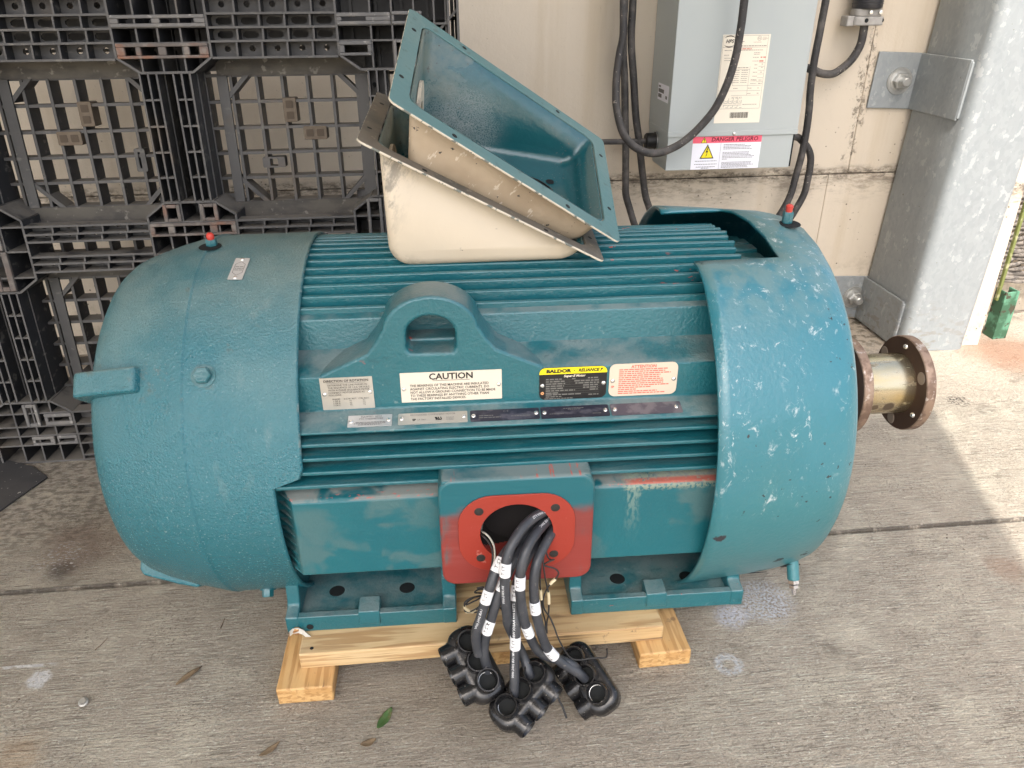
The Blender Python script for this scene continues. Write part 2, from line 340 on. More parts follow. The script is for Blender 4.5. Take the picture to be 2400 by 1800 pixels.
m_whitetape = mat('white_tape', (.78, .79, .80), .55)
m_ink = mat('black_ink', (.012, .012, .012), .6)
m_inkgrey = mat('grey_ink', (.16, .155, .15), .6)
m_whiteink = mat('white_ink', (.62, .63, .64), .6)
m_plastic = mat('black_pallet_plastic', (.027, .028, .032), .55, layers=[
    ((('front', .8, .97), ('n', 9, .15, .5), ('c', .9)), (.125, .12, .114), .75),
    ((('n', 3, .4, .7, (5, .6)), ('c', .5)), (.045, .044, .044), .65), ((('up', .3, .9), ('n', 16, .25, .5), ('c', .8)), (.215, .195, .165), .9),
    ((('n', (30, 30, 50), .58, .68), ('n', 4, .40, .56), ('c', .7)), (.19, .178, .16), .9), ((('n', 5, .58, .70), ('c', .45)), (.17, .13, .09), .8)], bump=[(('n', 60, .2, .8), .001, .3)])
m_plface = mat('worn_pallet_face', (.15, .145, .14), .7, layers=[((('n', 14, .4, .65), ('c', .7)), (.225, .21, .19), .8), ((('n', (50, 50, 50), .60, .7),), (.36, .345, .32), .9), ((('n', 4, .46, .66), ('c', .5)), (.08, .08, .082), .7)], bump=[(('n', 60, .2, .8), .001, .3)])
m_plbeam = mat('dusty_deck_beam', (.12, .108, .09), .85, layers=[((('n', (9, 9, 20), .4, .62, (5, .6)), ('c', .8)), (.065, .06, .055)), ((('n', 40, .58, .68),), (.24, .22, .19))])
m_plrust = mat('rust_stained_pallet_face', (.13, .112, .10), .75, layers=[((('n', 7, .50, .66), ('c', .8)), (.26, .115, .065), .8), ((('n', 30, .48, .62), ('c', .7)), (.24, .215, .19), .85)])
m_plug = mat('brown_insert_plastic', (.15, .115, .08), .7, layers=[((('n', 60, .45, .65), ('c', .5)), (.10, .075, .05))])
def wood(name, sc, a, b, c): return mat(name, a, .62, layers=[
    ((('n', sc, .42, .62, (3, .5, .3)), ('c', .8)), b), ((('n', tuple(q*2.6 for q in sc), .50, .60, (3, .5, .2)), ('c', .75)), c),
    ((('n', tuple(q*7 for q in sc), .5, .7, (2, .5)), ('c', .3)), b), ((('vd', (9, 9, 9), .07, .03), ('n', 3, .45, .55)), (.16, .07, .025)),
    ((('n', 30, .60, .7, (5, .7)), ('n', 5, .46, .6), ('c', .7)), (.14, .10, .06), .8), ((('n', tuple(q*1.4 for q in sc), .62, .66, (4, .6, .4)), ('n', 4, .5, .62), ('c', .75)), (.10, .06, .03), .8), ((('up', .6, .9), ('n', 6, .35, .65), ('c', .4)), (.40, .29, .16), .8)],
    bump=[(('n', tuple(q*4 for q in sc), .3, .7), .0008, .4)])
m_woodx = wood('pine_board', (2.2, 26, 60), (.62, .455, .25), (.51, .335, .155), (.36, .205, .085))
m_woody = wood('pine_runner', (34, 2.4, 60), (.62, .39, .165), (.50, .28, .10), (.38, .195, .065))
m_white = mat('cream_outer_paint', (.63, .545, .42), .40, layers=[((('n', 3, .4, .65), ('c', .4)), (.57, .48, .355)),
    ((('x', .14, .07, .08, 14), ('n', (30, 30, 12), .46, .58, (7, .7)), ('c', .75)), (.19, .175, .15), .7), ((('z', -.15, -.19, .06, 20), ('n', 24, .46, .6, (6, .7)), ('c', .5)), (.30, .26, .20), .7), ((('n', 60, .69, .71), ('n', 5, .56, .6)), (.07, .06, .05), .7)], bump=[(('n', 40, .2, .8), .001, .25)])
m_dirtywhite = mat('dusty_outer_paint', (.46, .365, .255), .6, layers=[((('n', 5, .4, .62), ('c', .75)), (.34, .255, .165), .75), ((('n', (90, 14, 30), .63, .68), ('c', .7)), (.66, .58, .46)), ((('n', 60, .67, .70),), (.05, .045, .04))], bump=[(('n', 30, .25, .75), .003, .35)])
m_boxin = mat('box_inner_paint', (.010, .085, .10), .22, spec=.8, layers=[((('x', .20, .10, .10, 6), ('n', (5, 5, 5), .36, .60, (6, .7)), ('c', .7)), (.20, .215, .17), .6), ((('p', (.20, .30, -.13), .13, .02, .10, 9), ('n', 420, .25, .65, (2, .7)), ('n', 9, .25, .6, (5, .6)), ('c', .85)), (.40, .42, .41), .55), ((('n', (10, 10, 10), .54, .66), ('n', 3, .45, .6), ('c', .4)), (.26, .27, .24), .6), ((('n', 120, .64, .69), ('n', 4, .42, .55)), (.05, .045, .035), .7)], bump=[(('n', 70, .2, .8), .0012, .35)])
m_flange = mat('box_flange_paint', (.085, .19, .195), .45, layers=[((('n', 5, .4, .65), ('c', .6)), (.14, .22, .21), .55), ((('n', 40, .6, .68), ('c', .6)), (.05, .10, .105))], bump=[(('n', 70, .2, .8), .001, .3)])
m_flangedirty = mat('dusty_flange_paint', (.16, .142, .115), .75, layers=[((('n', 9, .45, .62), ('c', .7)), (.07, .075, .07), .7), ((('n', 60, .6, .68), ('c', .5)), (.32, .28, .22))])
m_chip = mat('chipped_edge_paint', (.60, .545, .44), .6, layers=[((('n', 45, .52, .57), ('c', .9)), (.10, .12, .11), .7)])
m_gasket = mat('black_gasket_rubber', (.014, .014, .014), .45)
m_alu = mat('aluminium_plate', (.56, .545, .50), .38, .55, layers=[((('n', (4, 4, 4), .4, .65), ('c', .5)), (.46, .42, .35), .5)])
m_aluw = mat('bright_aluminium_plate', (.66, .66, .66), .34, .5, layers=[((('n', 9, .4, .65), ('c', .5)), (.48, .47, .45), .5)])
m_cream = mat('cream_plate', (.72, .645, .53), .45, layers=[((('p', (-.073, -.3425, .652), .012, .006, .012, 90),), (.30, .27, .23))])
m_beige = mat('beige_plate', (.66, .565, .445), .42)
m_black = mat('black_plate', (.010, .010, .011), .4, layers=[((('n', 40, .6, .7), ('c', .5)), (.05, .048, .045))])
m_navy = mat('scuffed_black_plate', (.018, .019, .034), .38, layers=[((('n', (40, 40, 160), .48, .66), ('c', .45)), (.13, .125, .15), .5)])
m_grime = mat('dusty_dark_plate', (.075, .068, .085), .5, layers=[((('n', (40, 40, 90), .45, .62), ('c', .7)), (.17, .155, .165), .6)])
m_yellow = mat('yellow_print', (.86, .70, .012), .5)
m_redink = mat('red_print', (.70, .14, .10), .6)
m_pink = mat('faded_red_print', (.86, .115, .18), .5)
m_label = mat('white_label', (.80, .80, .86), .5)
m_spec = mat('cream_label', (.80, .735, .61), .5)
m_rivet = mat('rivet_metal', (.78, .77, .74), .25, .85)
m_steel = mat('bright_shaft_steel', (.62, .60, .61), .25, .9)
m_rustface = mat('brown_rust_face', (.085, .047, .032), .62, .25, layers=[((('n', 22, .45, .65), ('c', .5)), (.12, .065, .04))])
m_rim = mat('worn_rusty_rim', (.32, .225, .165), .48, .55, layers=[((('n', 30, .45, .6), ('c', .75)), (.14, .085, .06), .6, 'MIX', .3), ((('n', 45, .58, .66),), (.52, .44, .38), .4, 'MIX', .6)], bump=[(('n', 60, .2, .8), .001, .4)])
m_hub = mat('yellow_zinc_hub', (.56, .44, .235), .22, .9, layers=[((('n', (6, 20, 20), .42, .6), ('c', .6)), (.52, .47, .36), .22), ((('z', .455, .48, .03, 30), ('c', .4)), (.45, .47, .38)), ((('n', (12, 40, 40), .55, .66, (5, .7)), ('c', .75)), (.13, .09, .05), .55, 'MIX', .3), ((('z', .385, .345, .02, 30), ('c', .6)), (.24, .155, .075), .4), ((('p', (.845, -.064, .39), .016, .010, .006, 60),), (.10, .07, .045), .6, 'MIX', .2), ((('p', (.812, -.066, .388), .012, .007, .006, 60),), (.13, .09, .055), .6, 'MIX', .2)])
m_green = mat('chipped_green_paint', (.035, .10, .055), .6, layers=[((('n', 12, .47, .57), ('c', .85)), (.11, .28, .18), .6), ((('n', 20, .55, .6),), (.055, .05, .03), .8)])
m_olive = mat('mossy_green_edge', (.15, .17, .05), .8, layers=[((('n', 20, .5, .6),), (.30, .30, .16))])
m_net = mat('grey_woven_fibre', (.20, .175, .15), .9, layers=[((('n', 60, .45, .6),), (.09, .08, .07))])
m_mat = mat('black_rubber_mat', (.04, .039, .040), .8, layers=[((('n', 6, .4, .65), ('c', .6)), (.075, .071, .068)), ((('n', 90, .67, .70),), (.4, .38, .34))])
m_leaf = mat('wilted_leaf', (.05, .11, .03), .6, layers=[((('n', 60, .45, .6),), (.12, .105, .05))])
m_dry = mat('dry_leaf', (.17, .12, .07), .8, layers=[((('n', 60, .45, .6),), (.09, .06, .035))])
m_plugbody = mat('black_plug_body', (.03, .03, .034), .35)
m_clamp = mat('grey_cord_clamp', (.30, .285, .265), .6, layers=[((('n', 30, .45, .65), ('c', .5)), (.40, .385, .36))])
m_canopy = mat('grey_canopy_paint', (.40, .395, .385), .8, layers=[((('n', 1, .4, .6), ('c', .3)), (.35, .345, .335))])
# ------------------------------------------------------------------ setting: floor, wall
fb = B()
def slab(y0, y1, c0, c1):
    e = .003
    xs = [-60, 60]
    pr = [(y0+(e if c0 else 0), 0), (y1-(e if c1 else 0), 0)]
    if c1: pr += [(y1, -.004), (y1, -.03)]
    else: pr += [(y1, -.03)]
    pr += [(y0, -.03)]
    if c0: pr += [(y0, -.004)]
    prism(fb, pr, -60, 60, 'x')
slab(-80, -.0485, 0, 1); slab(-.0415, 80, 1, 0)
box(fb, (-60, -80, -.06), (60, 80, -.0305))
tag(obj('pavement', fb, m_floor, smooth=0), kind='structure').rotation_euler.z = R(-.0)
wall = empty('concrete_wall', 'cream painted concrete wall with dirty seam behind the motor', 'wall', (0, 1.3, 0))
def panel(x0, x1, z0, z1, y0=0, y1=.3, name='wall_panel'):
    b = B(); box(b, (x0, y0, z0), (x1, y1, z1)); return obj(name, b, m_wall, wall, smooth=0, bevel=.004)
panel(-14, 1.4055, .6025, 4.5, -.001); panel(1.407, 2.4, .6025, 4.5); panel(-14, 1.3304, .0, .6, -.003); panel(1.331, 2.4, .0, .6, -.003)
b = B(); box(b, (-14, .02, .02), (2.39, .29, 4.4)); obj('wall_core', b, m_wall, wall, smooth=0)
panel(1.80, 1.895, 0, 4.5, -.315, -.004, 'wall_pier')
cn = empty('added_canopy', 'flat pale canopy roof added overhead, outside the frame, to shade the motor', 'roof', (0, 0, 3.6))  # unseen roof added so its edge throws the shade line on the ground
b = B(); prism(b, [(-14, -3.3), (.272, -3.3), (1.663, 1.29), (-14, 1.29)], 0, .16, 'z'); obj('canopy_deck', b, m_canopy, cn, smooth=0)
for k in range(5):
    b = B(); box(b, (-13+3*k, -3.25, -.14), (-12.9+3*k, 1.25, -.002)); obj('canopy_joist', b, m_canopy, cn, smooth=0)
# ------------------------------------------------------------------ electric motor (local frame: x along the shaft, -y to the camera)
ZC = .415
mo = empty('electric_motor', 'large teal finned electric motor with open red conduit opening, sitting on pine boards', 'motor', (0, 0, 0), R(-1.3))
XF0, XF1 = -.47, .436
def cy(x, r, a): return Vector((x, -r*math.cos(R(a)), ZC+r*math.sin(R(a))))
b = B(); lathe(b, [(XF0-.05, 0), (XF0-.05, .335), (XF1, .335), (XF1, .30), (XF1+.05, .27), (.60, .20), (.60, 0)], axis((0, 0, ZC), (1, 0, 0)), 72)
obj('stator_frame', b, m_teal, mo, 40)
# top fins: upright plates
for i, y in enumerate([-.204, -.181, -.157, -.133, -.109, -.084, -.058, -.032, -.006, .020, .046, .072, .098, .124, .150, .176, .200]):
    zt = ZC+math.sqrt(.379**2-y*y); b = B()
    j = random.uniform(-.0015, .0015)
    prism(b, [(y-.0052, ZC+.24), (y-.0036+j, zt-.001), (y+.0036+j, zt+.0005), (y+.0052, ZC+.24)], XF0-.03, XF1-.002+random.uniform(-.004, .004), 'x')
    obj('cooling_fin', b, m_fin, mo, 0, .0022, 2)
# second, lower end ring of fins near the drive end
for y in (-.10, -.055, -.01, .035, .08):
    zt = ZC+math.sqrt(.352**2-y*y); b = B()
    prism(b, [(y-.02, ZC+.2), (y-.018, zt-.006), (y+.018, zt-.006), (y+.02, ZC+.2)], XF1-.01, .50, 'x'); obj('end_rib', b, m_teal, mo, 0, .004)
# wide upright rib above the name panel, plus rear copy
for s in (-1, 1):
    zt = ZC+math.sqrt(.379**2-.228**2)
    for xa, xb in (((XF0-.03, -.256), (-.091, XF1)) if s < 0 else ((XF0-.03, XF1),)):
        b = B(); prism(b, [(s*.190, .62), (s*.206, zt+.006), (s*.222, zt), (s*.232, .66), (s*.22, .60)], xa, xb, 'x'); obj('shoulder_rib', b, m_teal, mo, 0, .003)
# side fins: level plates either side of the terminal face, front and rear
for z in (.536, .5115, .4865, .461):
    yt = math.sqrt(.379**2-(z-ZC)**2)
    b = B(); prism(b, [(-.25, z-.0055), (-yt, z-.0036), (-yt, z+.0036), (-.25, z+.0055)], XF0-.02, XF1, 'x'); obj('cooling_fin', b, m_fin, mo, 0, .002)
for z in (.56, .53, .50, .47, .44, .41, .38, .35, .32):
    yt = math.sqrt(.379**2-(z-ZC)**2); b = B(); prism(b, [(.25, z-.005), (yt, z-.0035), (yt, z+.0035), (.25, z+.005)], XF0-.02, XF1, 'x'); obj('cooling_fin', b, m_fin, mo, 0, .002)
# name panel: shelf, upright face, sloped lower ledge
b = B(); prism(b, [(-.19, .678), (-.224, .667), (-.245, .656), (-.272, .6475), (-.296, .6445), (-.3020, .640), (-.3022, .576), (-.3045, .573), (-.350, .5602), (-.3535, .557), (-.351, .553), (-.30, .549), (-.19, .549)], -.44, XF1-.015, 'x')
obj('name_panel', b, m_teal, mo, 30, .0025)
# lifting eye
def eye_outline():
    P = [(-.372, .644), (-.350, .6475), (-.328, .654), (-.305, .666), (-.286, .683), (-.270, .703), (-.258, .723)]
    c = (-.1735, .7185); r = .0825
    P += [(c[0]+r*math.cos(R(a)), c[1]+.067*math.sin(R(a))) for a in range(174, 5, -8)]
    P += [(-.089, .723), (-.077, .703), (-.061, .683), (-.042, .666), (-.019, .654), (.003, .6475), (.025, .644)]
    return P
hole = [(-.2175, .688), (-.210, .680), (-.138, .679), (-.1305, .687), (-.131, .715)] + [(-.1738+.0425*math.cos(R(a)), .716+.034*math.sin(R(a))) for a in range(10, 171, 16)] + [(-.2165, .715)]
def ring_prism(outer, inner, y0, y1, m, parent, name, bev=0, outer2=None):
    """plate with a hole, extruded along y, outer and inner resampled to the same count by angle"""
    cx = sum(p[0] for p in inner)/len(inner); cz = sum(p[1] for p in inner)/len(inner)
    def cast(poly, a):
        dx, dz = math.cos(a), math.sin(a); best = 0
        for i in range(len(poly)):
            (x1, z1), (x2, z2) = poly[i], poly[(i+1) % len(poly)]
            ex, ez = x2-x1, z2-z1; den = dx*ez-dz*ex
            if abs(den) < 1e-12: continue
            t = ((x1-cx)*ez-(z1-cz)*ex)/den; u = ((x1-cx)*dz-(z1-cz)*dx)/den
            if t > 0 and -1e-9 <= u <= 1+1e-9: best = max(best, t)
        return (cx+dx*best, cz+dz*best)
    ang = sorted(math.atan2(p[1]-cz, p[0]-cx) for p in list(outer)+list(inner))
    A = []
    for a in ang:
        if not A or a-A[-1] > .004: A.append(a)
    bm = B(); O = [cast(outer, a) for a in A]; I = [cast(inner, a) for a in A]; n = len(A)
    O2 = [cast(outer2, a) for a in A] if outer2 else O
    V = [[bm.verts.new((p[0], y, p[1])) for p in L] for y, L in ((y0, O), (y0, I), (y1, O2), (y1, I))]
    for i in range(n):
        j = (i+1) % n
        bm.faces.new((V[0][i], V[0][j], V[1][j], V[1][i])); bm.faces.new((V[2][i], V[3][i], V[3][j], V[2][j]))
        bm.faces.new((V[0][i], V[2][i], V[2][j], V[0][j])); bm.faces.new((V[1][i], V[1][j], V[3][j], V[3][i]))
    return obj(name, bm, m, parent, 30, bev, 3)
eo = eye_outline(); eo2 = [(-.1725+(x+.1725)*1.05, .644+(z-.644)*.97) for x, z in eo]
ring_prism(eo+[(.025, .60), (-.372, .60)], hole, -.3023, -.212, m_teal, mo, 'lifting_eye', .006, eo2+[(.0359, .60), (-.3819, .60)])
b = B(); box(b, (-.228, -.25, .62), (-.122, -.20, .6855)); obj('eye_web', b, m_teal, mo, 0, .004)
# side pads (left and right of the terminal face) with chamfered outer ends, and louvre ribs in the left gap
padprof = [(-.22, .452), (-.300, .4485), (-.312, .443), (-.369, .4305), (-.3745, .425), (-.3745, .2615), (-.371, .259), (-.30, .257), (-.22, .20)]
def pad(x0, x1, ch0, ch1, name='side_pad'):
    bm = B(); A = [bm.verts.new((x0-ch0*max(0, (p[0]+.3745)/.12), p[0], p[1])) for p in padprof]; Z = [bm.verts.new((x1+ch1*max(0, (p[0]+.3745)/.12), p[0], p[1])) for p in padprof]; n = len(A)
    bm.faces.new(A[::-1]); bm.faces.new(Z)
    for i in range(n): bm.faces.new((A[i], A[(i+1) % n], Z[(i+1) % n], Z[i]))
    return obj(name, bm, m_pad, mo, 30, .004)
pad(-.437, -.165, .07, 0); pad(.10, XF1, 0, 0)
for k in range(9):
    z = .425-.0205*k; b = B(); prism(b, [(-.485, -.318), (-.437, -.3715), (-.433, -.368), (-.47, -.31)], z-.002, z+.0025, 'z'); obj('louvre_rib', b, m_teal, mo, 0)
# terminal face
ring_prism(rrect(.279, .234, .026, 6, -.0345, .366), circ(.0675, 40, -.0355, .3665, .0645), -.412, -.300, m_conduit, mo, 'terminal_housing', .005)
b = B(); box(b, (-.168, -.41, .47), (.099, -.29, .4835)); obj('housing_roof', b, m_conduit, mo, 0, .005)
ring_prism(rrect(.212, .168, .062, 8, -.035, .3665), circ(.0665, 40, -.0355, .3665, .0635), -.4125, -.4155, m_red, mo, 'gasket_face', .0008)
b = B(); lathe(b, [(0, .0672), (.066, .064), (.0665, 0)], axis((-.0355, -.4128, .3665), (0, 1, 0)), 40); obj('conduit_bore', b, mat('bore_inside', (.01, .008, .008), .8), mo, 50)
for x, z in ((-.103, .4185), (.034, .4185), (-.102, .3135), (.033, .3135)):
    b = B(); lathe(b, [(0, .0085), (.0006, .0068), (.0008, .0052), (.0009, 0)], axis((x, -.4156, z), (0, -1, 0)), 16); obj('tapped_hole', b, [mat('thread_steel', (.05, .045, .04), .45, .6, bump=[(('n', (60, 60, 900), .3, .7), .001, .8)]) if 'thread_steel' not in bpy.data.materials else bpy.data.materials['thread_steel']], mo, 40)
# feet
def foot(x0, x1, sgn, nub, holes, name='foot', low0=False):
    f = empty(name, None, None); f.parent = mo
    S = lambda pts: [(y*(-sgn), z) for y, z in pts]
    b = B(); prism(b, S([(.335, .08), (.335, .118), (.319, .118), (.316, .101), (.14, .101), (.14, .08)]), x0+.02, x1-.02, 'x'); obj('base_flange', b, m_teal, f, 30, .002)
    for xa, xb, hi in ((x0, x0+.026, .20 if low0 else .262), (x1-.028, x1, .262)):
        b = B(); prism(b, S([(.3362, .0795), (.3362, .119), (.31, .122), (.304, .126), (.295 if hi < .25 else .30, hi-.03 if hi < .25 else .20), (.285, hi), (.13, hi+.03), (.13, .0795)]), xa, xb, 'x'); obj('end_web', b, m_teal, f, 30, .003)
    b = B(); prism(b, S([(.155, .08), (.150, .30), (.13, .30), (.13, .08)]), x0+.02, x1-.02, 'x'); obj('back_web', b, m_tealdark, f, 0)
    xn = nub; b = B(); prism(b, S([(.3385, .092), (.3385, .106), (.335, .124), (.296, .130), (.293, .10), (.30, .09)]), xn-.0215, xn+.0215, 'x'); obj('jacking_lug', b, m_teal, f, 30, .002)
    for hx, hy in holes:
        b = B(); lathe(b, [(0, .0165), (.0008, .0145), (.0009, 0)], axis((hx, -sgn*hy, .1011), (0, 0, 1)), 22); obj('bolt_hole', b, m_dark, f, 0)
    return f
foot(-.499, -.154, 1, -.331, ((-.408, .244), (-.259, .247)), low0=True)
foot(.083, .449, 1, .2625, ((.196, .258), (.348, .264)))
foot(-.499, -.154, -1, -.331, ((-.408, .244), (-.259, .247))); foot(.083, .449, -1, .2625, ((.196, .258), (.348, .264)))
b = B(); pts = [(-.4935+.0, -.340, .088), (-.486, -.341, .096), (-.473, -.3425, .0985), (-.466, -.343, .094), (-.455, -.348, .084), (-.444, -.352, .075)]
for p, q in zip(pts, pts[1:]):
    v = [bm_ for bm_ in (b.verts.new(p), b.verts.new(q), b.verts.new((q[0], q[1]-.004, q[2]-.010)), b.verts.new((p[0], p[1]-.004, p[2]-.010)))]; b.faces.new(v)
obj('grounding_clip', b, m_alu, mo, 0, solid=.0012)
b = B(); hexprism(b, axis((-.478, -.337, .0885), (0, -1, 0)), .0085, .008); obj('grounding_bolt', b, mat('brass_bolt', (.45, .25, .12), .4, .7), mo, 30)
b = B(); lathe(b, [(0, .007), (.0007, .006), (.0008, 0)], axis((-.452, -.3363, .093), (0, -1, 0)), 14); obj('bolt_hole', b, m_dark, mo, 0)
# fan cover (non drive end)
b = B(); prof = [(-.50, .3845), (-.602, .3840), (-.606, .3862), (-.612, .3855), (-.68, .3680), (-.735, .350), (-.762, .338), (-.780, .324), (-.791, .307), (-.797, .285), (-.800, .25), (-.800, .18), (-.800, .0)]
NA = 144
def edge(a):
    a = (a+180) % 360-180; m_ = a if abs(a) <= 90 else (180-a if a > 0 else -180-a)
    lo, hi = 10.2, -95
    if hi < m_ < lo: return -.407-.052*min(1, (lo-m_)/1.6)*min(1, (m_-hi)/1.6)
    return -.407
angs = [360*k/NA for k in range(NA)]; rings = []
for a in angs:
    e = edge(a); L = [(e, .3835), (e-.004, .3855)]+prof
    L[2] = (-.50, .3845)
    rings.append([b.verts.new(cy(x, max(r, .004), a)) for x, r in L])
for i in range(NA):
    A, Z = rings[i], rings[(i+1) % NA]
    for k in range(len(A)-1): b.faces.new((A[k], A[k+1], Z[k+1], Z[k]))
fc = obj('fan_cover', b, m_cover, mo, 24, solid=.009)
for a, hw, sh_ in ((38.5, .0225, 0), (-50, .0205, -.010), (141.5, .0225, 0), (230, .0205, -.010)):
    u = Vector((0, -math.cos(R(a)), math.sin(R(a)))); t = Vector((0, math.sin(R(a)), math.cos(R(a))))
    M = Matrix((Vector((1, 0, 0)), t, u)).transposed().to_4x4(); M.translation = Vector((0, 0, ZC))
    b = B(); prism(b, [(-.806, .20), (-.808, .338+sh_), (-.801, .351+sh_), (-.73, .373+sh_), (-.688, .383+sh_), (-.678, .36), (-.675, .20)], -hw, hw, 'y', M); obj('cover_lug', b, m_cover, fc, 30, .006, 3)
def hexbolt(p, d, r, h, m, parent, name='hex_bolt', wash=1.35):
    b = B(); lathe(b, [(0, 0), (0, r*wash), (.0025, r*wash), (.0025, r*.9)], axis(p, d), 22); hexprism(b, axis(Vector(p)+Vector(d)*.0025, d), r, h); return obj(name, b, m, parent, 35)
def rad(a): return Vector((0, -math.cos(R(a)), math.sin(R(a))))
hexbolt(cy(-.568, .384, 38.3), rad(38.3), .0155, .011, m_teal, fc)
hexbolt(cy(-.548, .384, -49), rad(-49), .012, .014, m_teal, fc)
def grease(p, a, parent, down=False):
    d = rad(a); g = empty('grease_fitting', None, None); g.parent = mo
    b = B(); lathe(b, [(.0, .0), (.0, .0215), (.0006, .0205), (.0007, 0)], axis(p+d*.0012, d), 28); obj('access_hole', b, m_dark, g, 0)
    return g, d
g, d = grease(cy(-.602, .3845, 86), 86, mo)
b = B(); hexprism(b, axis(cy(-.600, .383, 87), (.02, -.12, 1)), .011, .016); obj('hex_body', b, m_teal, g, 30)
b = B(); lathe(b, [(0, .0065), (.004, .0075), (.008, .0075), (.011, .0062), (.013, .0035), (.013, 0)], axis(cy(-.600, .398, 87), (.02, -.12, 1)), 16); obj('dust_cap', b, m_redcap, g, 40)
# drive end shroud
b = B(); xs = [.322, .345, .40, .44, .478, .53, .565, .588, .597, .598]
rr = {.322: .424, .345: .4225, .40: .418, .44: .4145, .478: .411, .53: .404, .565: .397, .588: .388, .597: .378, .598: .35}
SA = [round(a, 2) for a in list(range(-180, 180, 3)) if not (54 < a < 117)]+[54.5, 57, 60, 63, 65.8, 75, 85, 95, 102.5, 106, 109, 112, 115]
SA = sorted(set(SA)); rings = []
def shr(x, a):
    r = rr[x]; k = max(0, 1-(x-.322)/.17) if x < .49 else 0
    f = 0
    if 55 < a <= 66: f = (a-55)/11
    if 102 <= a < 113: f = (113-a)/11
    return r-k*.019*f*f
for a in SA:
    row = []
    for x in xs:
        xx = x
        if x == .478: xx = .478+(.008-.03*min(1, max(0, (a-65.8)/36)) if 60 < a < 110 else 0)
        row.append(b.verts.new(cy(xx, shr(x, a), a)))
    rings.append(row)
for i in range(len(SA)):
    j = (i+1) % len(SA); a0, a1 = SA[i], SA[j]
    for k in range(len(xs)-1):
        if 65 < a0 < 102 and k < 4: continue
        b.faces.new((rings[i][k], rings[j][k], rings[j][k+1], rings[i][k+1]))
for v in [v for v in b.verts if not v.link_faces]: b.verts.remove(v)
sh = obj('drive_end_shroud', b, m_shroud, mo, 32, solid=.0065)
b = B(); lathe(b, [(.575, .36), (.575, .12), (.60, .12), (.60, .355)], axis((0, 0, ZC), (1, 0, 0)), 60); obj('end_bell', b, m_teal, mo, 40)
g, d = grease(cy(.553, .4015, 84), 84, mo)
b = B(); hexprism(b, axis(cy(.549, .400, 85), (0, -.05, 1)), .0105, .026, .1); obj('hex_body', b, m_teal, g, 30)
b = B(); lathe(b, [(0, .0065), (.006, .0068), (.008, .0074), (.012, .0074), (.015, .004), (.015, 0)], axis(cy(.549, .426, 85), (0, -.05, 1)), 16); obj('dust_cap', b, m_redcap, g, 40)
g, d = grease(cy(.558, .4005, -42), -42, mo); g.name = 'drain_fitting'
dd = Vector((.05, -.42, -1)).normalized(); p0 = cy(.560, .392, -40)
b = B(); lathe(b, [(0, .0125), (.042, .0125), (.044, .009)], axis(p0, dd), 20); obj('drain_pipe', b, m_shroud, g, 40)
b = B(); hexprism(b, axis(p0+dd*.043, dd), .0125, .009); hexprism(b, axis(p0+dd*.054, dd), .0105, .008); lathe(b, [(.06, .006), (.075, .0045), (.077, 0)], axis(p0, dd), 12); obj('drain_nut', b, m_steel, g, 30)
b = B(); lathe(b, [(.0, .0), (.0, .026), (.0006, .025), (.0007, 0)], axis(cy(.49, .4105, -46), rad(-46)), 28); obj('drain_hole', b, m_dark, sh, 0)
# shaft and coupling
b = B(); lathe(b, [(.55, .060), (.735, .060), (.735, 0)], axis((0, 0, ZC), (1, 0, 0)), 40); obj('shaft', b, m_steel, mo, 40)
cp = empty('shaft_coupling', None, None); cp.parent = mo
b = B(); lathe(b, [(.62, .070), (.63, .076), (.742, .076), (.748, .070), (.748, 0)], axis((0, 0, ZC), (1, 0, 0)), 48); obj('collar', b, m_steel, cp, 40)
def flange(x0, x1, r=.111):
    bm = B(); A = axis((0, 0, ZC), (1, 0, 0)); lathe(bm, [(x0, .05), (x0, r-.002), (x0+.002, r), (x1-.002, r), (x1, r-.002), (x1, .05)], A, 72)
    o = obj('flange', bm, [m_rim, m_rustface], cp, 30)
    for f in o.data.polygons:
        if abs(f.normal.x) > .9: f.material_index = 1
    return o
flange(.755, .778); f2 = flange(.898, .921)
b = B(); lathe(b, [(.77, .0725), (.785, .0705), (.899, .0705)], axis((0, 0, ZC), (1, 0, 0)), 64); obj('hub', b, m_hub, cp, 40)
b = B(); lathe(b, [(.778, .079), (.782, .076), (.787, .0705)], axis((0, 0, ZC), (1, 0, 0)), 48); obj('weld_bead', b, m_rim, cp, 60)
m_holefar = mat('bolt_hole_wall', (.34, .27, .22), .6, .3)
for k in range(6):
    a = 33+60*k; p = Vector((.8975, -.091*math.cos(R(a)), ZC+.091*math.sin(R(a))))
    if k % 2 == 0:
        bb = B(); lathe(bb, [(0, .0145), (-.0008, .0135), (-.0009, 0)], axis(p, (1, 0, 0)), 22); o = obj('bolt_hole', bb, [m_holefar, m_rustface], f2, 0)
    else:
        bb = B(); dome(bb, axis(p, (-1, 0, 0)), .0065, .006); obj('plug', bb, m_rivet, f2, 60)
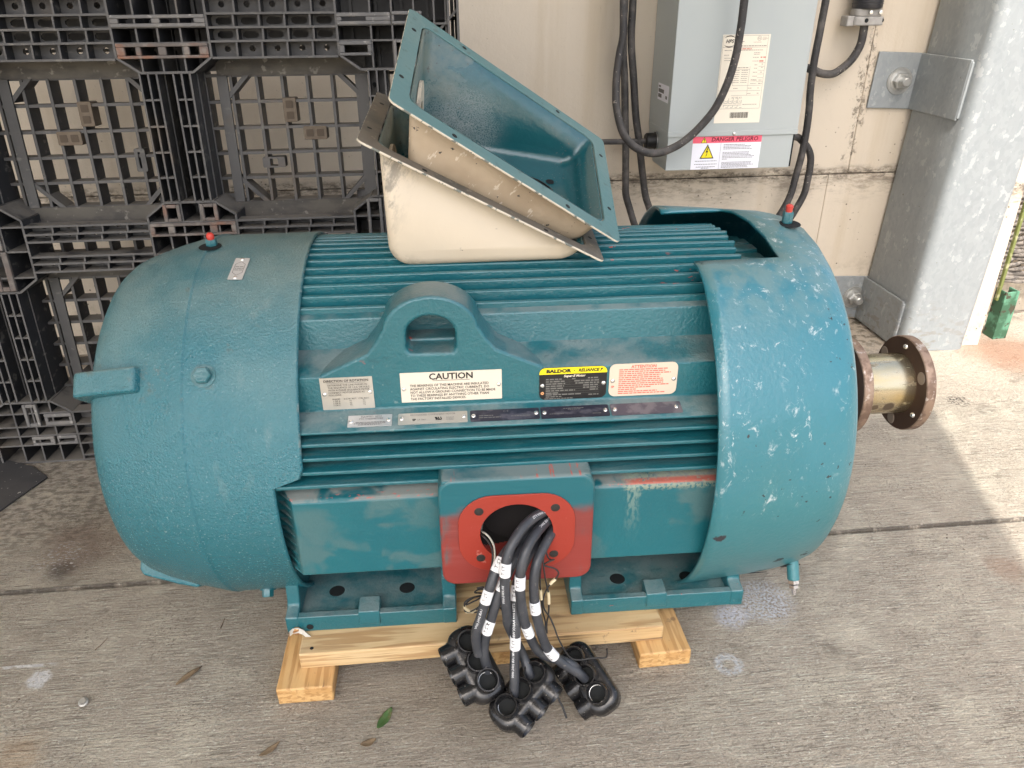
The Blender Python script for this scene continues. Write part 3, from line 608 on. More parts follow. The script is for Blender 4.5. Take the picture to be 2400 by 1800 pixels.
# plates on the name panel
UP = (0, 0, 1)
def nameplate(x0, x1, z0, z1, m, r=.001, tilt=False, rot=0, name='nameplate', label=None, rivets=None):
    xc = 1.0315*(x0+x1)/2+.0041
    if not tilt: M = frame((xc, -.3024, (z0+z1)/2-.0182), (1, 0, 0), UP) @ Matrix.Diagonal((1.0315, 1.03, 1, 1))
    else: M = frame((xc, -.3318, .5662), (1, 0, 0), (0, .0465, .0132)) @ Matrix.Diagonal((1.0315, 1.16, 1, 1))
    M = M @ Matrix.Rotation(R(rot), 4, 'Z')
    wd, ht = x1-x0, (z1-z0); b = B(); plate(b, rrect(wd, ht, max(r, .0008), 4), M, .0012)
    o = obj(name, b, m, mo, 30, label=label); zz = .0012
    for rx, ry in (rivets or ((-wd/2+.0075, 0), (wd/2-.0075, 0))):
        b = B(); dome(b, M @ Matrix.Translation((rx, ry, zz)), .0042, .0026, 12); obj('rivet', b, m_rivet, o, 60)
    return o, M @ Matrix.Translation((0, 0, zz)), wd, ht
# direction of rotation
o, M, wd, ht = nameplate(-.365, -.276, .596, .6575, m_alu, label='brushed metal plate headed DIRECTION OF ROTATION', rot=.3, rivets=((-.0385, 0), (.0385, .001)))
T = lambda x, y: M @ Matrix.Translation((x, y, 0))
text('lettering', 'DIRECTION OF ROTATION', .0062, T(.0, .0245), m_ink, o, bold=.00012)
text('lettering', 'DETERMINE THE LINE PHASES IN\nTHE SEQUENCE OF 1,2,3, OR A,B,C,\nWITH A PHASE SEQUENCE METER\nCONNECT MOTOR LEADS AS\nFOLLOWS:', .0046, T(-.032, .007), m_ink, o, 'LEFT', line=1.05)
text('lettering', 'PHASES\n1 OR A\n2 OR B\n3 OR C', .0040, T(-.020, -.0165), m_ink, o); text('lettering', 'C.C.W. ROT.\nT1\nT2\nT3', .0040, T(.004, -.0165), m_ink, o); text('lettering', 'C.W. ROT.\nT1\nT3\nT2', .0040, T(.027, -.0165), m_ink, o)
b = B(); flat(b, [(-.033, .0205), (.033, .0205), (.033, .0209), (-.033, .0209)], M, .0005); obj('rule', b, m_ink, o, 0)
# caution
o, M, wd, ht = nameplate(-.229, -.0545, .604, .661, m_cream, label='cream plate headed CAUTION about insulated bearings', rivets=((-.082, -.002), (.082, 0)))
text('lettering', 'CAUTION', .0165, T(.0, .0195), m_ink, o, bold=.0004, sx=1.02)
b = B(); flat(b, [(-.032, .0118), (.032, .0118), (.032, .0125), (-.032, .0125)], M, .0005); obj('rule', b, m_ink, o, 0)
text('lettering', 'THE BEARINGS OF THIS MACHINE ARE INSULATED\nAGAINST CIRCULATING ELECTRIC CURRENTS. DO\nNOT ALLOW A GROUND CONNECTION TO BE MADE\nTO THESE BEARINGS BY ANYTHING OTHER THAN\nTHE FACTORY INSTALLED DEVICES.', .0066, T(-.0715, -.0095), m_ink, o, 'LEFT', line=.98, sx=.905, bold=.00007)
# main nameplate
o, M, wd, ht = nameplate(.011, .130, .597, .6595, m_black, .011, label='black nameplate with a yellow header strip', rivets=((-.054, -.003), (.054, -.002)))
hd = [p for p in rrect(wd, ht, .011, 6) if p[1] > ht/2-.0125]; hd = sorted(hd, key=lambda p: math.atan2(p[1]-ht/2+.03, p[0]))
b = B(); flat(b, [(wd/2, ht/2-.0125)]+hd+[(-wd/2, ht/2-.0125)], M, .0004); obj('header_strip', b, m_yellow, o, 0)
text('lettering', 'BALDOR', .0088, T(-.026, .0245), m_ink, o, bold=.0005, sx=1.25, z=.0008); text('lettering', '\u2022', .0088, T(.0015, .0245), m_ink, o, z=.0008); text('lettering', 'RELIANCE', .0080, T(.0265, .0248), m_ink, o, shear=.25, bold=.0003, z=.0008); 
b = B(); flat(b, [(.0472, .0215), (.0482, .0215), (.0492, .0245), (.0512, .0258), (.0522, .028), (.0485, .028)], M, .0008); obj('emblem', b, m_ink, o, 0)
text('lettering', 'Super-E Motor', .0062, T(.002, .0145), m_cream, o, shear=.3, bold=.0002)
b = bars([(-.048, .009, -.02, .0022), (-.002, .009, .004, .002), (.026, .0095, .044, .0022), (-.048, .0045, -.014, .0022), (.002, .0045, .046, .0022), (-.048, 0, -.014, .0022), (.004, 0, .046, .0022), (-.048, -.0045, -.016, .0022), (.018, -.0045, .044, .0022), (-.048, -.009, -.016, .0022), (.018, -.009, .044, .0022), (-.048, -.0135, .004, .0022), (.03, -.0135, .044, .0022), (-.048, -.018, -.026, .0022), (-.048, -.0215, .016, .0022), (-.048, -.0255, -.02, .002), (.028, -.0235, .046, .002), (-.05, -.0292, .0, .0016)], M, .0005, 3)
obj('small_print', b, mat('plate_print', (.17, .165, .15), .6), o, 0)
b = B()
for y in (.0068, .0023, -.0022, -.0067, -.0112, -.0157, -.0196): flat(b, [(-.049, y), (.047, y), (.047, y+.0003), (-.049, y+.0003)], M, .0004)
obj('rules', b, mat('plate_rules', (.14, .14, .13), .6), o, 0)
text('lettering', '\u00a9', .0075, T(-.054, -.0185), mat('copper_print', (.72, .36, .16), .5), o, bold=.0003)
# attention
o, M, wd, ht = nameplate(.1345, .256, .598, .6615, m_beige, .011, label='pale plate headed ATTENTION in red print', rivets=((-.0545, -.0005), (.0545, -.0015)))
text('lettering', 'ATTENTION', .0080, T(-.0005, .0257), m_redink, o, bold=.0002)
rows = [(-.044, .0205-.0039*k, (.042, .038, .048, .030, .028, .036, .037, .036, .046, .014, -.012, .026, .04)[k], .0019) for k in range(13)]
obj('small_print', bars(rows, M, .0005, 5), m_redink, o, 0)
text('lettering', 'SP', .0055, T(-.054, -.0125), m_redink, o, bold=.0002)
# lower row of small plates
TZ = (.569, .591)
o, M, wd, ht = nameplate(-.321, -.246, .568, .592, m_aluw, .001, True, 0, label='small bright plate, leftmost in the lower row', rivets=((-.032, -.0005), (.032, 0)))
text('lettering', 'EQUIPPED WITH\nPTC THERMISTORS', .0048, T(.002, .0058), m_inkgrey, o); obj('small_print', bars([(-.024, -.0035, .028, .0012), (-.027, -.006, .028, .0012), (-.02, -.0085, .02, .0012)], M, .0005, 2), m_inkgrey, o, 0)
o, M, wd, ht = nameplate(-.2355, -.1165, .568, .5915, m_alu, .002, True, label='silver plate reading RECOGNIZED COMPONENT MOTOR', rivets=((-.0535, .0005), (.053, .0005)))
text('lettering', 'RECOGNIZED COMPONENT MOTOR', .0046, T(.0, .0068), m_inkgrey, o); text('lettering', 'SP', .0062, T(-.032, -.0035), m_ink, o, bold=.0002); text('lettering', 'LR 7861', .0044, T(-.019, -.0035), m_inkgrey, o); text('lettering', 'RU', .0085, T(.0105, -.0025), m_ink, o, shear=-.3, bold=.0004); text('lettering', 'E-34625\nE-92421', .0040, T(.030, -.003), m_inkgrey, o)
o, M, wd, ht = nameplate(-.1115, .0085, .568, .5915, m_navy, .002, True, label='black plate with CE mark', rivets=((-.0545, 0), (.0545, .0005)))
text('lettering', 'C E', .0062, T(.002, .0068), m_inkgrey, o); obj('small_print', bars([(-.045, -.001, -.02, .0016), (-.045, -.005, -.008, .0016), (.01, -.004, .044, .0014)], M, .0005, 2), m_inkgrey, o, 0)
o, M, wd, ht = nameplate(.011, .131, .568, .5925, m_navy, .002, True, label='blank black plate, second from right in the lower row', rivets=((-.0535, 0), (.0535, 0)))
obj('small_print', bars([(-.02, .007, .016, .0014), (-.012, .0045, .01, .0012), (-.045, -.004, -.02, .0012), (.03, -.006, .046, .0012)], M, .0005, 7), m_inkgrey, o, 0)
nameplate(.1345, .260, .568, .5925, m_grime, .002, True, label='dusty dark plate, rightmost in the lower row', rivets=((-.056, .0), (.054, .0005)))
# small tag on the fan cover
M = frame(cy(-.529, .3845, 72.4), (-.97, 0, -.02), (0, 0, 0)+rad(-17.6)*1) if False else frame(cy(-.529, .3850, 72.4), Vector((0, -math.sin(R(72.4)), -math.cos(R(72.4)))), (1, 0, 0))
M = M @ Matrix.Rotation(R(-4), 4, 'Z')
b = B(); plate(b, rrect(.066, .027, .0015, 3), M, .0012); o = obj('riveted_tag', b, m_aluw, fc, 30)
for rx in (-.028, .028):
    b = B(); dome(b, M @ Matrix.Translation((rx, 0, .0012)), .0042, .0026, 12); obj('rivet', b, m_rivet, fc, 60)
M2 = M @ Matrix.Translation((0, 0, .0012))
b = B(); sc = [(-.021, 0), (-.013, .009), (.013, .009), (.021, 0), (.013, -.009), (-.013, -.009)]
for p, q in zip(sc, sc[1:]+sc[:1]):
    d = Vector((q[0]-p[0], q[1]-p[1])).normalized()*.0004; flat(b, [(p[0]-d.y, p[1]+d.x), (q[0]-d.y, q[1]+d.x), (q[0]+d.y, q[1]-d.x), (p[0]+d.y, p[1]-d.x)], M2, .0004)
obj('tag_print', b, m_inkgrey, fc, 0)
for k in range(3):
    M3 = M2 @ Matrix.Translation((-.005+.005*k, 0, 0)) @ Matrix.Rotation(R(90), 4, 'Z'); obj('tag_print', bars([(-.0075, 0, .0075, .0016)], M3, .0004, k), m_inkgrey, fc, 0)
# ------------------------------------------------------------------ galvanised column with its brackets
cl = empty('steel_column', 'thick galvanised steel column with bolted brackets at the right of the grey box', 'column', (1.692, 1.13, 0)); cl.rotation_euler.y = R(2.4)
b = B(); prism(b, rrect(.262, .345, .035, 6), .002, 3.5, 'z'); obj('column_shaft', b, m_galv, cl, 30)
def bracket(z0, z1, yl, ang, name):
    g = empty(name, None, None); g.parent = cl; x0 = 1.425-1.692-yl
    b = B(); box(b, (x0, .158, z0), (-.12, .1675, z1)); obj('bracket_plate', b, m_galv, g, 0, .0025)
    b = B(); prism(b, [(.166, z1), (-.125, z1-.0), (-.125, z0), (.166, z0)], -.143, -.1335, 'x'); obj('bracket_tab', b, m_galv, g, 0, .003)
    b = B(); box(b, (-.1415, -.131, z0+.006), (-.1315, -.122, z1-.006)); obj('weld_bead', b, m_galv, g, 0, .004)
    bp = (1.523-1.692-yl, .158, (z0+z1)/2)
    b = B(); lathe(b, [(0, 0), (0, .046), (.004, .046), (.004, .02)], axis(bp, (0, -1, 0)), 36); obj('washer', b, m_zinc, g, 40)
    b = B(); lathe(b, [(.004, .034), (.006, .034), (.007, .026)], axis(bp, (0, -1, 0)), 30); hexprism(b, axis((bp[0], bp[1]-.006, bp[2]), (0, -1, 0)), .029, .020); lathe(b, [(.026, .0155), (.052, .0155), (.055, .0125), (.055, 0)], axis(bp, (0, -1, 0)), 22); obj('anchor_bolt', b, m_zinc, g, 35)
bracket(.828, 1.018, .034, 0, 'wall_bracket'); bracket(.004, .182, 0, 0, 'wall_bracket')
# green channel and woven mat at the right edge
gp = empty('green_post', 'chipped green steel channel stub beside the wall end', 'post', (2.0, 1.04, 0))
b = B(); prism(b, [(-.015, -.01), (.045, -.004), (.045, .05), (.039, .05), (.039, .003), (-.009, -.004), (-.009, .05), (-.015, .05)], 0, .195, 'z'); obj('channel', b, m_green, gp, 0, .0015)
b = B(); prism(b, [(-.022, .022), (-.013, .019), (-.013, .034), (-.022, .036)], .15, 1.6, 'z'); obj('edge_strip', b, m_olive, gp, 0, .002)
nb = B(); random.seed(3)
for i in range(34):
    z = .19+.0175*i; tube(nb, [(x*.03, .008*math.sin(x*1.7+i*2.1)+.06*(z-.2), z+.004*math.sin(x*1.1+i)) for x in range(0, 16)], .0085, 6)
for k in range(12): tube(nb, [(.02+.037*k, .012+.06*(z*.0175), .19+z*.0175) for z in range(34)], .006, 5)
nm = tag(obj('woven_mat', nb, m_net, None, 60), 'coarse grey woven mat hanging beyond the green steel edge', 'mat'); nm.location = (2.03, 1.16, 0); nm['kind'] = 'object'; del nm['kind']
# ------------------------------------------------------------------ wall mounted transformer enclosure
tb = empty('transformer_box', 'grey electrical enclosure on the wall with a danger sticker', 'electrical box', (.84, 1.3, .686))
X0, X1, YF = .619-.84, 1.060-.84, 1.05-1.3
b = B(); prism(b, [(X0-.002, YF), (X1+.002, YF), (X1+.002, -.004), (X0-.002, -.004)], .118, 1.0, 'z'); obj('box_body', b, m_enclosure, tb, 0, .002)
b = B(); prism(b, [(X0-.003, YF-.003), (X1+.003, YF-.003), (X1+.003, -.01), (X0-.003, -.01)], .110, .1265, 'z'); obj('box_lip', b, m_enclosure, tb, 0, .0015)
b = B(); prism(b, [(YF+.004, .1095), (YF+.004, 0), (-.08, 0), (-.004, .055), (-.004, .1095)], X0+.001, X1-.008, 'x'); obj('lower_cover', b, m_enclosure, tb, 0, .0015)
b = B(); prism(b, [(YF+.006, .109), (YF+.006, .003), (-.01, .003), (-.01, .109)], X1-.0079, X1-.002, 'x'); obj('cover_gap', b, m_dark, tb, 0)
b = B(); dome(b, axis((.002, YF-.003, .1175), (0, -1, 0)), .0062, .0045); o = obj('screw', b, m_rivet, tb, 60)
MF = frame((0, YF-.0006, 0), (1, 0, 0), (0, 0, 1))
def sticker(name, x0, x1, z0, z1, m, yy, label=None):
    M = frame(((x0+x1)/2, yy, (z0+z1)/2), (1, 0, 0), (0, 0, 1)); bm = B(); plate(bm, [(-(x1-x0)/2, -(z1-z0)/2), ((x1-x0)/2, -(z1-z0)/2), ((x1-x0)/2, (z1-z0)/2), (-(x1-x0)/2, (z1-z0)/2)], M, .0006)
    return obj(name, bm, m, tb, 0, label=label), M @ Matrix.Translation((0, 0, .0006))
# danger label
o, M = sticker('danger_label', .7055-.84, .9425-.84, .0012, .1085, m_label, YF+.0038, 'white and pink DANGER PELIGRO sticker')
T = lambda x, y: M @ Matrix.Translation((x, y, 0)); h2 = .0537
b = B(); flat(b, [(-.1185, .0325), (.1185, .0325), (.1185, h2), (-.1185, h2)], M, .0003); obj('pink_band', b, m_pink, o, 0)
text('lettering', 'DANGER PELIGRO', .0185, T(.025, .0435), mat('dark_red_print', (.13, .008, .02), .6), o, bold=.0005, shear=.12, z=.0006, sx=1.06)
def tri(cx, cy_, w_, h_, m1, m2, nm):
    bb = B(); flat(bb, [(cx-w_/2, cy_-h_/2), (cx+w_/2, cy_-h_/2), (cx, cy_+h_/2)], M, .0006); obj(nm, bb, m1, o, 0)
    k = .80; bb = B(); flat(bb, [(cx-w_/2*k, cy_-h_/2+h_*.07), (cx+w_/2*k, cy_-h_/2+h_*.07), (cx, cy_-h_/2+h_*.07+h_*k)], M, .0009); obj(nm, bb, m2, o, 0)
tri(-.080, .0432, .021, .0195, m_ink, m_yellow, 'warning_triangle'); tri(-.066, .0055, .049, .047, m_ink, m_yellow, 'shock_triangle')
b = B(); flat(b, [(-.0812, .0395), (-.0788, .0395), (-.0785, .0472), (-.0815, .0472)], M, .0012); flat(b, [(-.0812, .0365), (-.0788, .0365), (-.0788, .0385), (-.0812, .0385)], M, .0012); obj('exclamation_mark', b, m_ink, o, 0)
b = B(); flat(b, [(-.0655, .0195), (-.0622, .0195), (-.067, .0065), (-.0628, .0085), (-.0668, -.0065), (-.0705, -.0125), (-.0685, -.0055), (-.0655, .003), (-.0715, .0015)], M, .0012); obj('lightning_bolt', b, m_ink, o, 0)
b = B(); flat(b, [(-.0213, -h2+.001), (-.0205, -h2+.001), (-.0205, .0325), (-.0213, .0325)], M, .0004); obj('rule', b, m_inkgrey, o, 0)
rows = [(-.011, .0262, .062, .0018), (-.011, .0215, .086, .0018), (-.011, .0168, .08, .0018), (-.011, .0121, .088, .0018), (-.012, .001, .08, .0018), (-.012, -.0035, .08, .0018), (-.012, -.008, .088, .0018), (-.012, -.0125, .1, .0018), (-.012, -.017, .094, .0018), (-.012, -.0215, .006, .0018), (-.012, -.032, .092, .0018), (-.012, -.0362, .09, .0018), (-.012, -.0404, .1, .0018), (-.012, -.0446, .078, .0018), (-.012, -.0488, .082, .0018), (-.105, -.026, -.03, .0018), (-.107, -.0365, -.028, .0018), (-.10, -.0455, -.034, .0018), (-.082, -.0497, -.056, .0018)]
obj('small_print', bars(rows, M, .0005, 8), m_inkgrey, o, 0)
# specification label
o, M = sticker('rating_label', .7685-.84, .924-.84, .837-.686, 1.1045-.686, m_spec, YF-.0003, 'cream rating label with a barcode')
T = lambda x, y: M @ Matrix.Translation((x, y, 0))
text('lettering', 'HPS', .0150, T(-.0545, .114), m_ink, o, shear=.25, bold=.0003)
for s_, y0 in ((1, .114), (-1, .114)):
    b = B(); up = [(-.0545+.021*math.cos(R(a)), y0+s_*.0175*math.sin(R(a))) for a in range(30, 151, 10)]; dn = [(-.0545+.021*math.cos(R(a)), y0+s_*(.0175*math.sin(R(a))-.0030*math.sin(R(a-30)*1.5))) for a in range(150, 29, -10)]
    flat(b, up+dn, M, .0006); obj('swoosh', b, m_ink, o, 0)
text('lettering', 'UL', .0085, T(.042, .122), m_inkgrey, o); b = B(); pr = circ(.0068, 24, .042, .122); pi_ = circ(.006, 24, .042, .122)
for i in range(24): flat(b, [pr[i], pr[(i+1) % 24], pi_[(i+1) % 24], pi_[i]], M, .0005)
obj('mark_ring', b, m_inkgrey, o, 0)
rows = [(.052, .125, .066, .0012), (.052, .1215, .069, .0012), (.052, .118, .064, .0012), (.024, .111, .05, .0012), (-.025, .113, -.004, .002), (-.025, .108, -.012, .002), (-.03, .1005, .07, .0022), (-.03, .088, .058, .0018), (-.068, .088, -.045, .0018), (.03, .080, .05, .0016), (.03, .0755, .05, .0016), (-.068, .074, -.05, .0016), (.028, .0665, .048, .0016), (.028, .0555, .048, .0016), (-.066, .065, -.04, .0014), (-.066, .058, -.04, .0014), (.036, .044, .046, .0016), (.036, .034, .046, .0016), (.06, .046, .064, .002), (.06, .036, .064, .002), (.034, .022, .048, .0016), (.058, .022, .064, .002), (.034, .010, .05, .0016), (.03, .0, .05, .0016), (.03, -.004, .05, .0016), (.056, -.002, .068, .002), (.03, -.012, .05, .0016), (.056, -.012, .068, .002), (-.04, .036, .018, .0022), (.024, -.026, .036, .0018), (.056, -.026, .06, .002), (-.025, -.026, -.01, .002), (.024, -.042, .036, .0018), (.056, -.042, .062, .002), (.012, -.076, .06, .0018)]
for k in range(7): rows.append((-.035+.0, .028-.006*k, -.01, .0016)); rows.append((-.004, .028-.006*k, .018, .0016))
obj('small_print', bars(rows, M, .0005, 4), mat('faint_print', (.30, .25, .21), .7), o, 0)
text('lettering', 'X7 X0 X1', .0085, T(-.010, -.055), m_inkgrey, o)
b = B(); obj('small_print', bars([(-.026, .092, .02, .003), (.053, .0665, .070, .004), (.050, .0555, .070, .0045)], M, .0007, 6), mat('faded_red_ink', (.62, .26, .20), .7), o, 0)
b = B(); L_ = [(-.075, .130, .072, .130), (-.075, .096, .07, .096), (-.075, -.089, .07, -.089), (-.03, .030, .022, .030), (-.03, -.018, .022, -.018), (-.07, -.034, .066, -.034), (-.03, -.048, .066, -.048), (.022, -.018, .066, -.018)] + [(.05, z, .07, z) for z in (.05, .039, .027, .016, .005, -.007)]
for x0, y0, x1, y1 in L_: flat(b, [(x0, y0), (x1, y0), (x1, y0+.0007), (x0, y0+.0007)], M, .0004)
for x, y0, y1 in ((.0705, -.089, .13), (-.0755, -.089, .13), (.022, -.048, .04), (-.03, -.018, .04)): flat(b, [(x, y0), (x+.0007, y0), (x+.0007, y1), (x, y1)], M, .0004)
obj('rules', b, m_inkgrey, o, 0)
b = B(); rr_ = random.Random(4); x = -.026
while x < .034:
    w_ = rr_.choice((.0006, .0006, .0012, .002)); flat(b, [(x, -.118), (x+w_, -.118), (x+w_, -.100), (x, -.100)], M, .0005); x += w_+rr_.choice((.0006, .001, .0014))
obj('barcode', b, m_ink, o, 0)
b = B(); xx = -.052
for k in range(4):
    for (x0, y0, x1, y1) in ((0, 0, .001, .016), (0, 0, .012, .001), (.012, 0, .013, .010), (.004, .006, .010, .007), (0, -.006, .014, -.005), (0, -.012, .001, -.006), (.008, -.014, .016, -.013)): flat(b, [(xx+x0, -.072+y0), (xx+x1, -.072+y0), (xx+x1, -.072+y1), (xx+x0, -.072+y1)], M, .0005)
    xx += .0155
obj('wiring_diagram', b, m_inkgrey, o, 0)
# side label
M = frame((X0-.0026, -.222, .9245-.686), (0, -1, 0), (0, 0, 1)); b = B(); plate(b, [(-.0635, -.026), (.0635, -.026), (.0635, .026), (-.0635, .026)], M, .0005); o = obj('side_label', b, m_label, tb, 0)
for x in range(2): pass
o.location = (0, .0625, .0)
b = B(); rr_ = random.Random(9); M2 = M @ Matrix.Translation((0, 0, .0006))
for (x0, x1, y0, y1) in ((-.056, -.03, .014, .02), (-.056, .01, -.002, .010), (-.056, -.015, -.018, -.006), (.03, .036, -.016, -.006), (.038, .05, -.016, -.006)): flat(b, [(x0, y0), (x1, y0), (x1, y1), (x0, y1)], M2, .0003)
q = obj('small_print', b, m_inkgrey, o, 0)
gl = empty('cable_gland', None, None); gl.parent = tb
A = axis((X0, 1.195-1.3, .0745), (-1, 0, 0)); b = B(); lathe(b, [(-.01, .030), (.004, .030), (.004, .027), (.034, .0265), (.038, .023), (.038, .010)], A, 28); obj('gland_nut', b, m_gasket, gl, 40)
b = B(); lathe(b, [(0, .031), (.0035, .031), (.0035, .026)], A, 28); obj('lock_ring', b, m_zinc, gl, 40)
A = axis((X1, 1.22-1.3, .072), (1, 0, 0)); b = B(); lathe(b, [(-.01, .016), (.012, .016), (.016, .010)], A, 20); obj('gland_nut', b, m_gasket, gl, 40)
# ------------------------------------------------------------------ cords on the wall
def cord(label, pts, r=.0125, name='rubber_cable', group='black rubber cables on the wall', n=6, m=None):
    bm = B(); tube(bm, spline(pts, n), r, 14); o = obj(name, bm, m or m_rubber, None, 80); return tag(o, label, 'cable', group)
cord('leftmost black cord hanging straight down left of the grey box', [(.48, 1.23, 1.7), (.481, 1.2, 1.221), (.483, 1.2, 1.107), (.487, 1.2, 1.041), (.495, 1.2, .974), (.501, 1.2, .906), (.506, 1.2, .835), (.513, 1.2, .763), (.521, 1.2, .628), (.525, 1.2, .574), (.542, 1.2, .523), (.568, 1.2, .453), (.62, 1.2, .33), (.70, 1.18, .16), (.80, 1.16, .015)])
cord('black cord hanging between the grey box and its left neighbour cord', [(.505, 1.22, 1.7), (.510, 1.205, 1.221), (.510, 1.2, 1.107), (.516, 1.2, 1.041), (.526, 1.2, .974), (.535, 1.2, .905), (.545, 1.2, .834), (.560, 1.2, .762), (.585, 1.2, .626), (.597, 1.2, .57), (.612, 1.2, .53), (.648, 1.2, .45), (.72, 1.2, .32), (.82, 1.18, .16), (.93, 1.16, .015)])
cord('thick black cord looping across the front of the grey box', [(.47, 1.235, 1.7), (.473, 1.18, 1.22), (.473, 1.155, 1.11), (.463, 1.15, 1.046), (.450, 1.12, .983), (.446, 1.1, .936), (.444, 1.07, .889), (.453, 1.02, .829), (.475, .99, .793), (.514, .97, .769), (.564, .97, .762), (.620, .97, .780), (.667, .97, .812), (.712, .97, .858), (.745, .97, .906), (.772, .97, .976), (.787, .97, 1.048), (.792, .97, 1.121), (.793, .97, 1.174), (.790, .97, 1.30), (.77, 1.0, 1.7)], .0125)
cord('thin black cord running level into the gland on the box side', [(.15, 1.23, .755), (.405, 1.205, .759), (.5, 1.2, .759), (.60, 1.195, .7605)], .0095)
cord('black cord running down the right side of the grey box', [(1.19, 1.22, 1.7), (1.165, 1.21, 1.2), (1.159, 1.205, 1.089), (1.154, 1.2, 1.032), (1.154, 1.2, .981), (1.157, 1.2, .911), (1.163, 1.2, .857), (1.166, 1.2, .802), (1.166, 1.2, .747), (1.162, 1.2, .679), (1.153, 1.2, .610), (1.146, 1.2, .554), (1.124, 1.2, .495), (1.082, 1.2, .417), (1.0, 1.18, .25), (.9, 1.15, .04)])
cord('short black cord leaving the lower right side of the grey box', [(1.06, 1.22, .758), (1.10, 1.22, .758), (1.146, 1.222, .755), (1.169, 1.222, .739), (1.193, 1.222, .716), (1.209, 1.222, .685), (1.214, 1.222, .642), (1.213, 1.222, .603), (1.208, 1.222, .547), (1.180, 1.222, .479), (1.146, 1.222, .409), (1.08, 1.2, .25), (1.0, 1.17, .04)])
cord('black cord curving up from behind the grey box to the plug', [(1.04, 1.255, 1.02), (1.12, 1.255, .995), (1.179, 1.25, .976), (1.209, 1.245, .965), (1.246, 1.24, .963), (1.276, 1.24, .979), (1.305, 1.24, 1.005), (1.324, 1.24, 1.038), (1.332, 1.24, 1.071), (1.331, 1.24, 1.125)], .0135)
pg = empty('power_plug', 'black cord plug with a grey clamp hanging at the top right', 'plug', (1.331, 1.24, 1.115))
b = B(); prism(b, rrect(.108, .062, .016, 4), .002, .030, 'z'); obj('cord_clamp', b, m_clamp, pg, 30, .004)
b = B(); prism(b, rrect(.030, .05, .006, 3, -.060, .004), .0, .032, 'z'); obj('clamp_ear', b, m_clamp, pg, 30, .003)
b = B(); prism(b, rrect(.096, .058, .018, 4, -.002), .030, .054, 'z'); obj('clamp_collar', b, m_clamp, pg, 30, .004)
b = B(); lathe(b, [(.054, .046), (.058, .049), (.20, .049), (.30, .04), (.30, 0)], axis((-.002, 0, 0), (0, 0, 1)), 36); obj('plug_body', b, m_plugbody, pg, 40)
for z in (.066, .074, .082, .09): 
    b = B(); lathe(b, [(z, .0492), (z+.001, .0502), (z+.003, .0502), (z+.004, .0492)], axis((-.002, 0, 0), (0, 0, 1)), 36); obj('grip_ring', b, m_plugbody, pg, 40)
for x, y in ((-.012, -.032), (.045, -.028)):
    b = B(); lathe(b, [(0, .007), (.0012, .006), (.0014, 0)], axis((x, y+.0005, .018), (0, -1, 0)), 14); obj('screw_hole', b, m_dark, pg, 0)
for x in (-.004, .030):
    b = B(); lathe(b, [(0, .006), (.008, .006), (.009, 0)], axis((x, -.031, .043), (0, -1, 0)), 12); obj('clamp_screw', b, m_rivet, pg, 40)
# ------------------------------------------------------------------ plastic pallet standing on edge
pl = empty('plastic_pallet', 'black plastic pallet standing on its edge behind the motor', 'pallet', (0, .525, 0)); pl.rotation_euler = (R(-4), 0, 0)
# local: x along the wall, z up the pallet, y=0 front face, y>0 away
PX0, PX1, PH, DP = -1.60, -.080, 1.270, .165
def pbox(bm, x0, x1, z0, z1, y0, y1): box(bm, (min(x0, x1), y0, min(z0, z1)), (max(x0, x1), y1, max(z0, z1)))
def bar(bm, x0, z0, x1, z1, y0, y1, w=.0045):
    d = Vector((x1-x0, 0, z1-z0)); n_ = Vector((-d.z, 0, d.x)).normalized()*w/2
    P = [(x0+n_.x, z0+n_.z), (x1+n_.x, z1+n_.z), (x1-n_.x, z1-n_.z), (x0-n_.x, z0-n_.z)]
    prism(bm, P, y0, y1, 'y')
COLX = (-1.355, -.805, -.245); ROWZ = (.085, .635, 1.18)
# deck grid at the back
bm = B(); rj = random.Random(2)
gx = [PX0+.0035+.0655*k for k in range(24)]; gz = [.004+.0655*k for k in range(20)]
for x in gx: bar(bm, x, 0, x+rj.uniform(-.001, .001), PH, .106, .165, .0075)
for z in gz: bar(bm, PX0, z, PX1, z+rj.uniform(-.001, .001), .108, .164, .0075)
obj('deck_grid', bm, m_plastic, pl, 0)
# corner gussets of the four openings + inserts
OP = [(-1.235, -.885, .715, 1.075), (-.69, -.345, .715, 1.075), (-1.235, -.885, .17, .555), (-.69, -.345, .17, .555)]
for x0, x1, z0, z1 in OP:
    g_ = .075
    for (ax, az, bx, bz) in ((x0, z0+g_, x0+g_, z0), (x1-g_, z0, x1, z0+g_), (x0, z1-g_, x0+g_, z1), (x1-g_, z1, x1, z1-g_)):
        bm = B(); bar(bm, ax, az, bx, bz, .102, .158, .011); obj('corner_gusset', bm, m_plastic, pl, 0)
for x0, x1, z0, z1 in OP:
    for za, zb in ((z1-.022, z1+.03), (z0-.035, z0+.012)):
        bm = B(); pbox(bm, x0-.02, x1+.02, za, zb, .098, .1055); obj('deck_beam', bm, m_plbeam, pl, 0)
    for xa, xb in ((x0-.022, x0+.004), (x1-.004, x1+.022)):
        bm = B(); pbox(bm, xa, xb, z0+.013, z1-.023, .098, .1055); obj('deck_stile', bm, m_plastic, pl, 0)
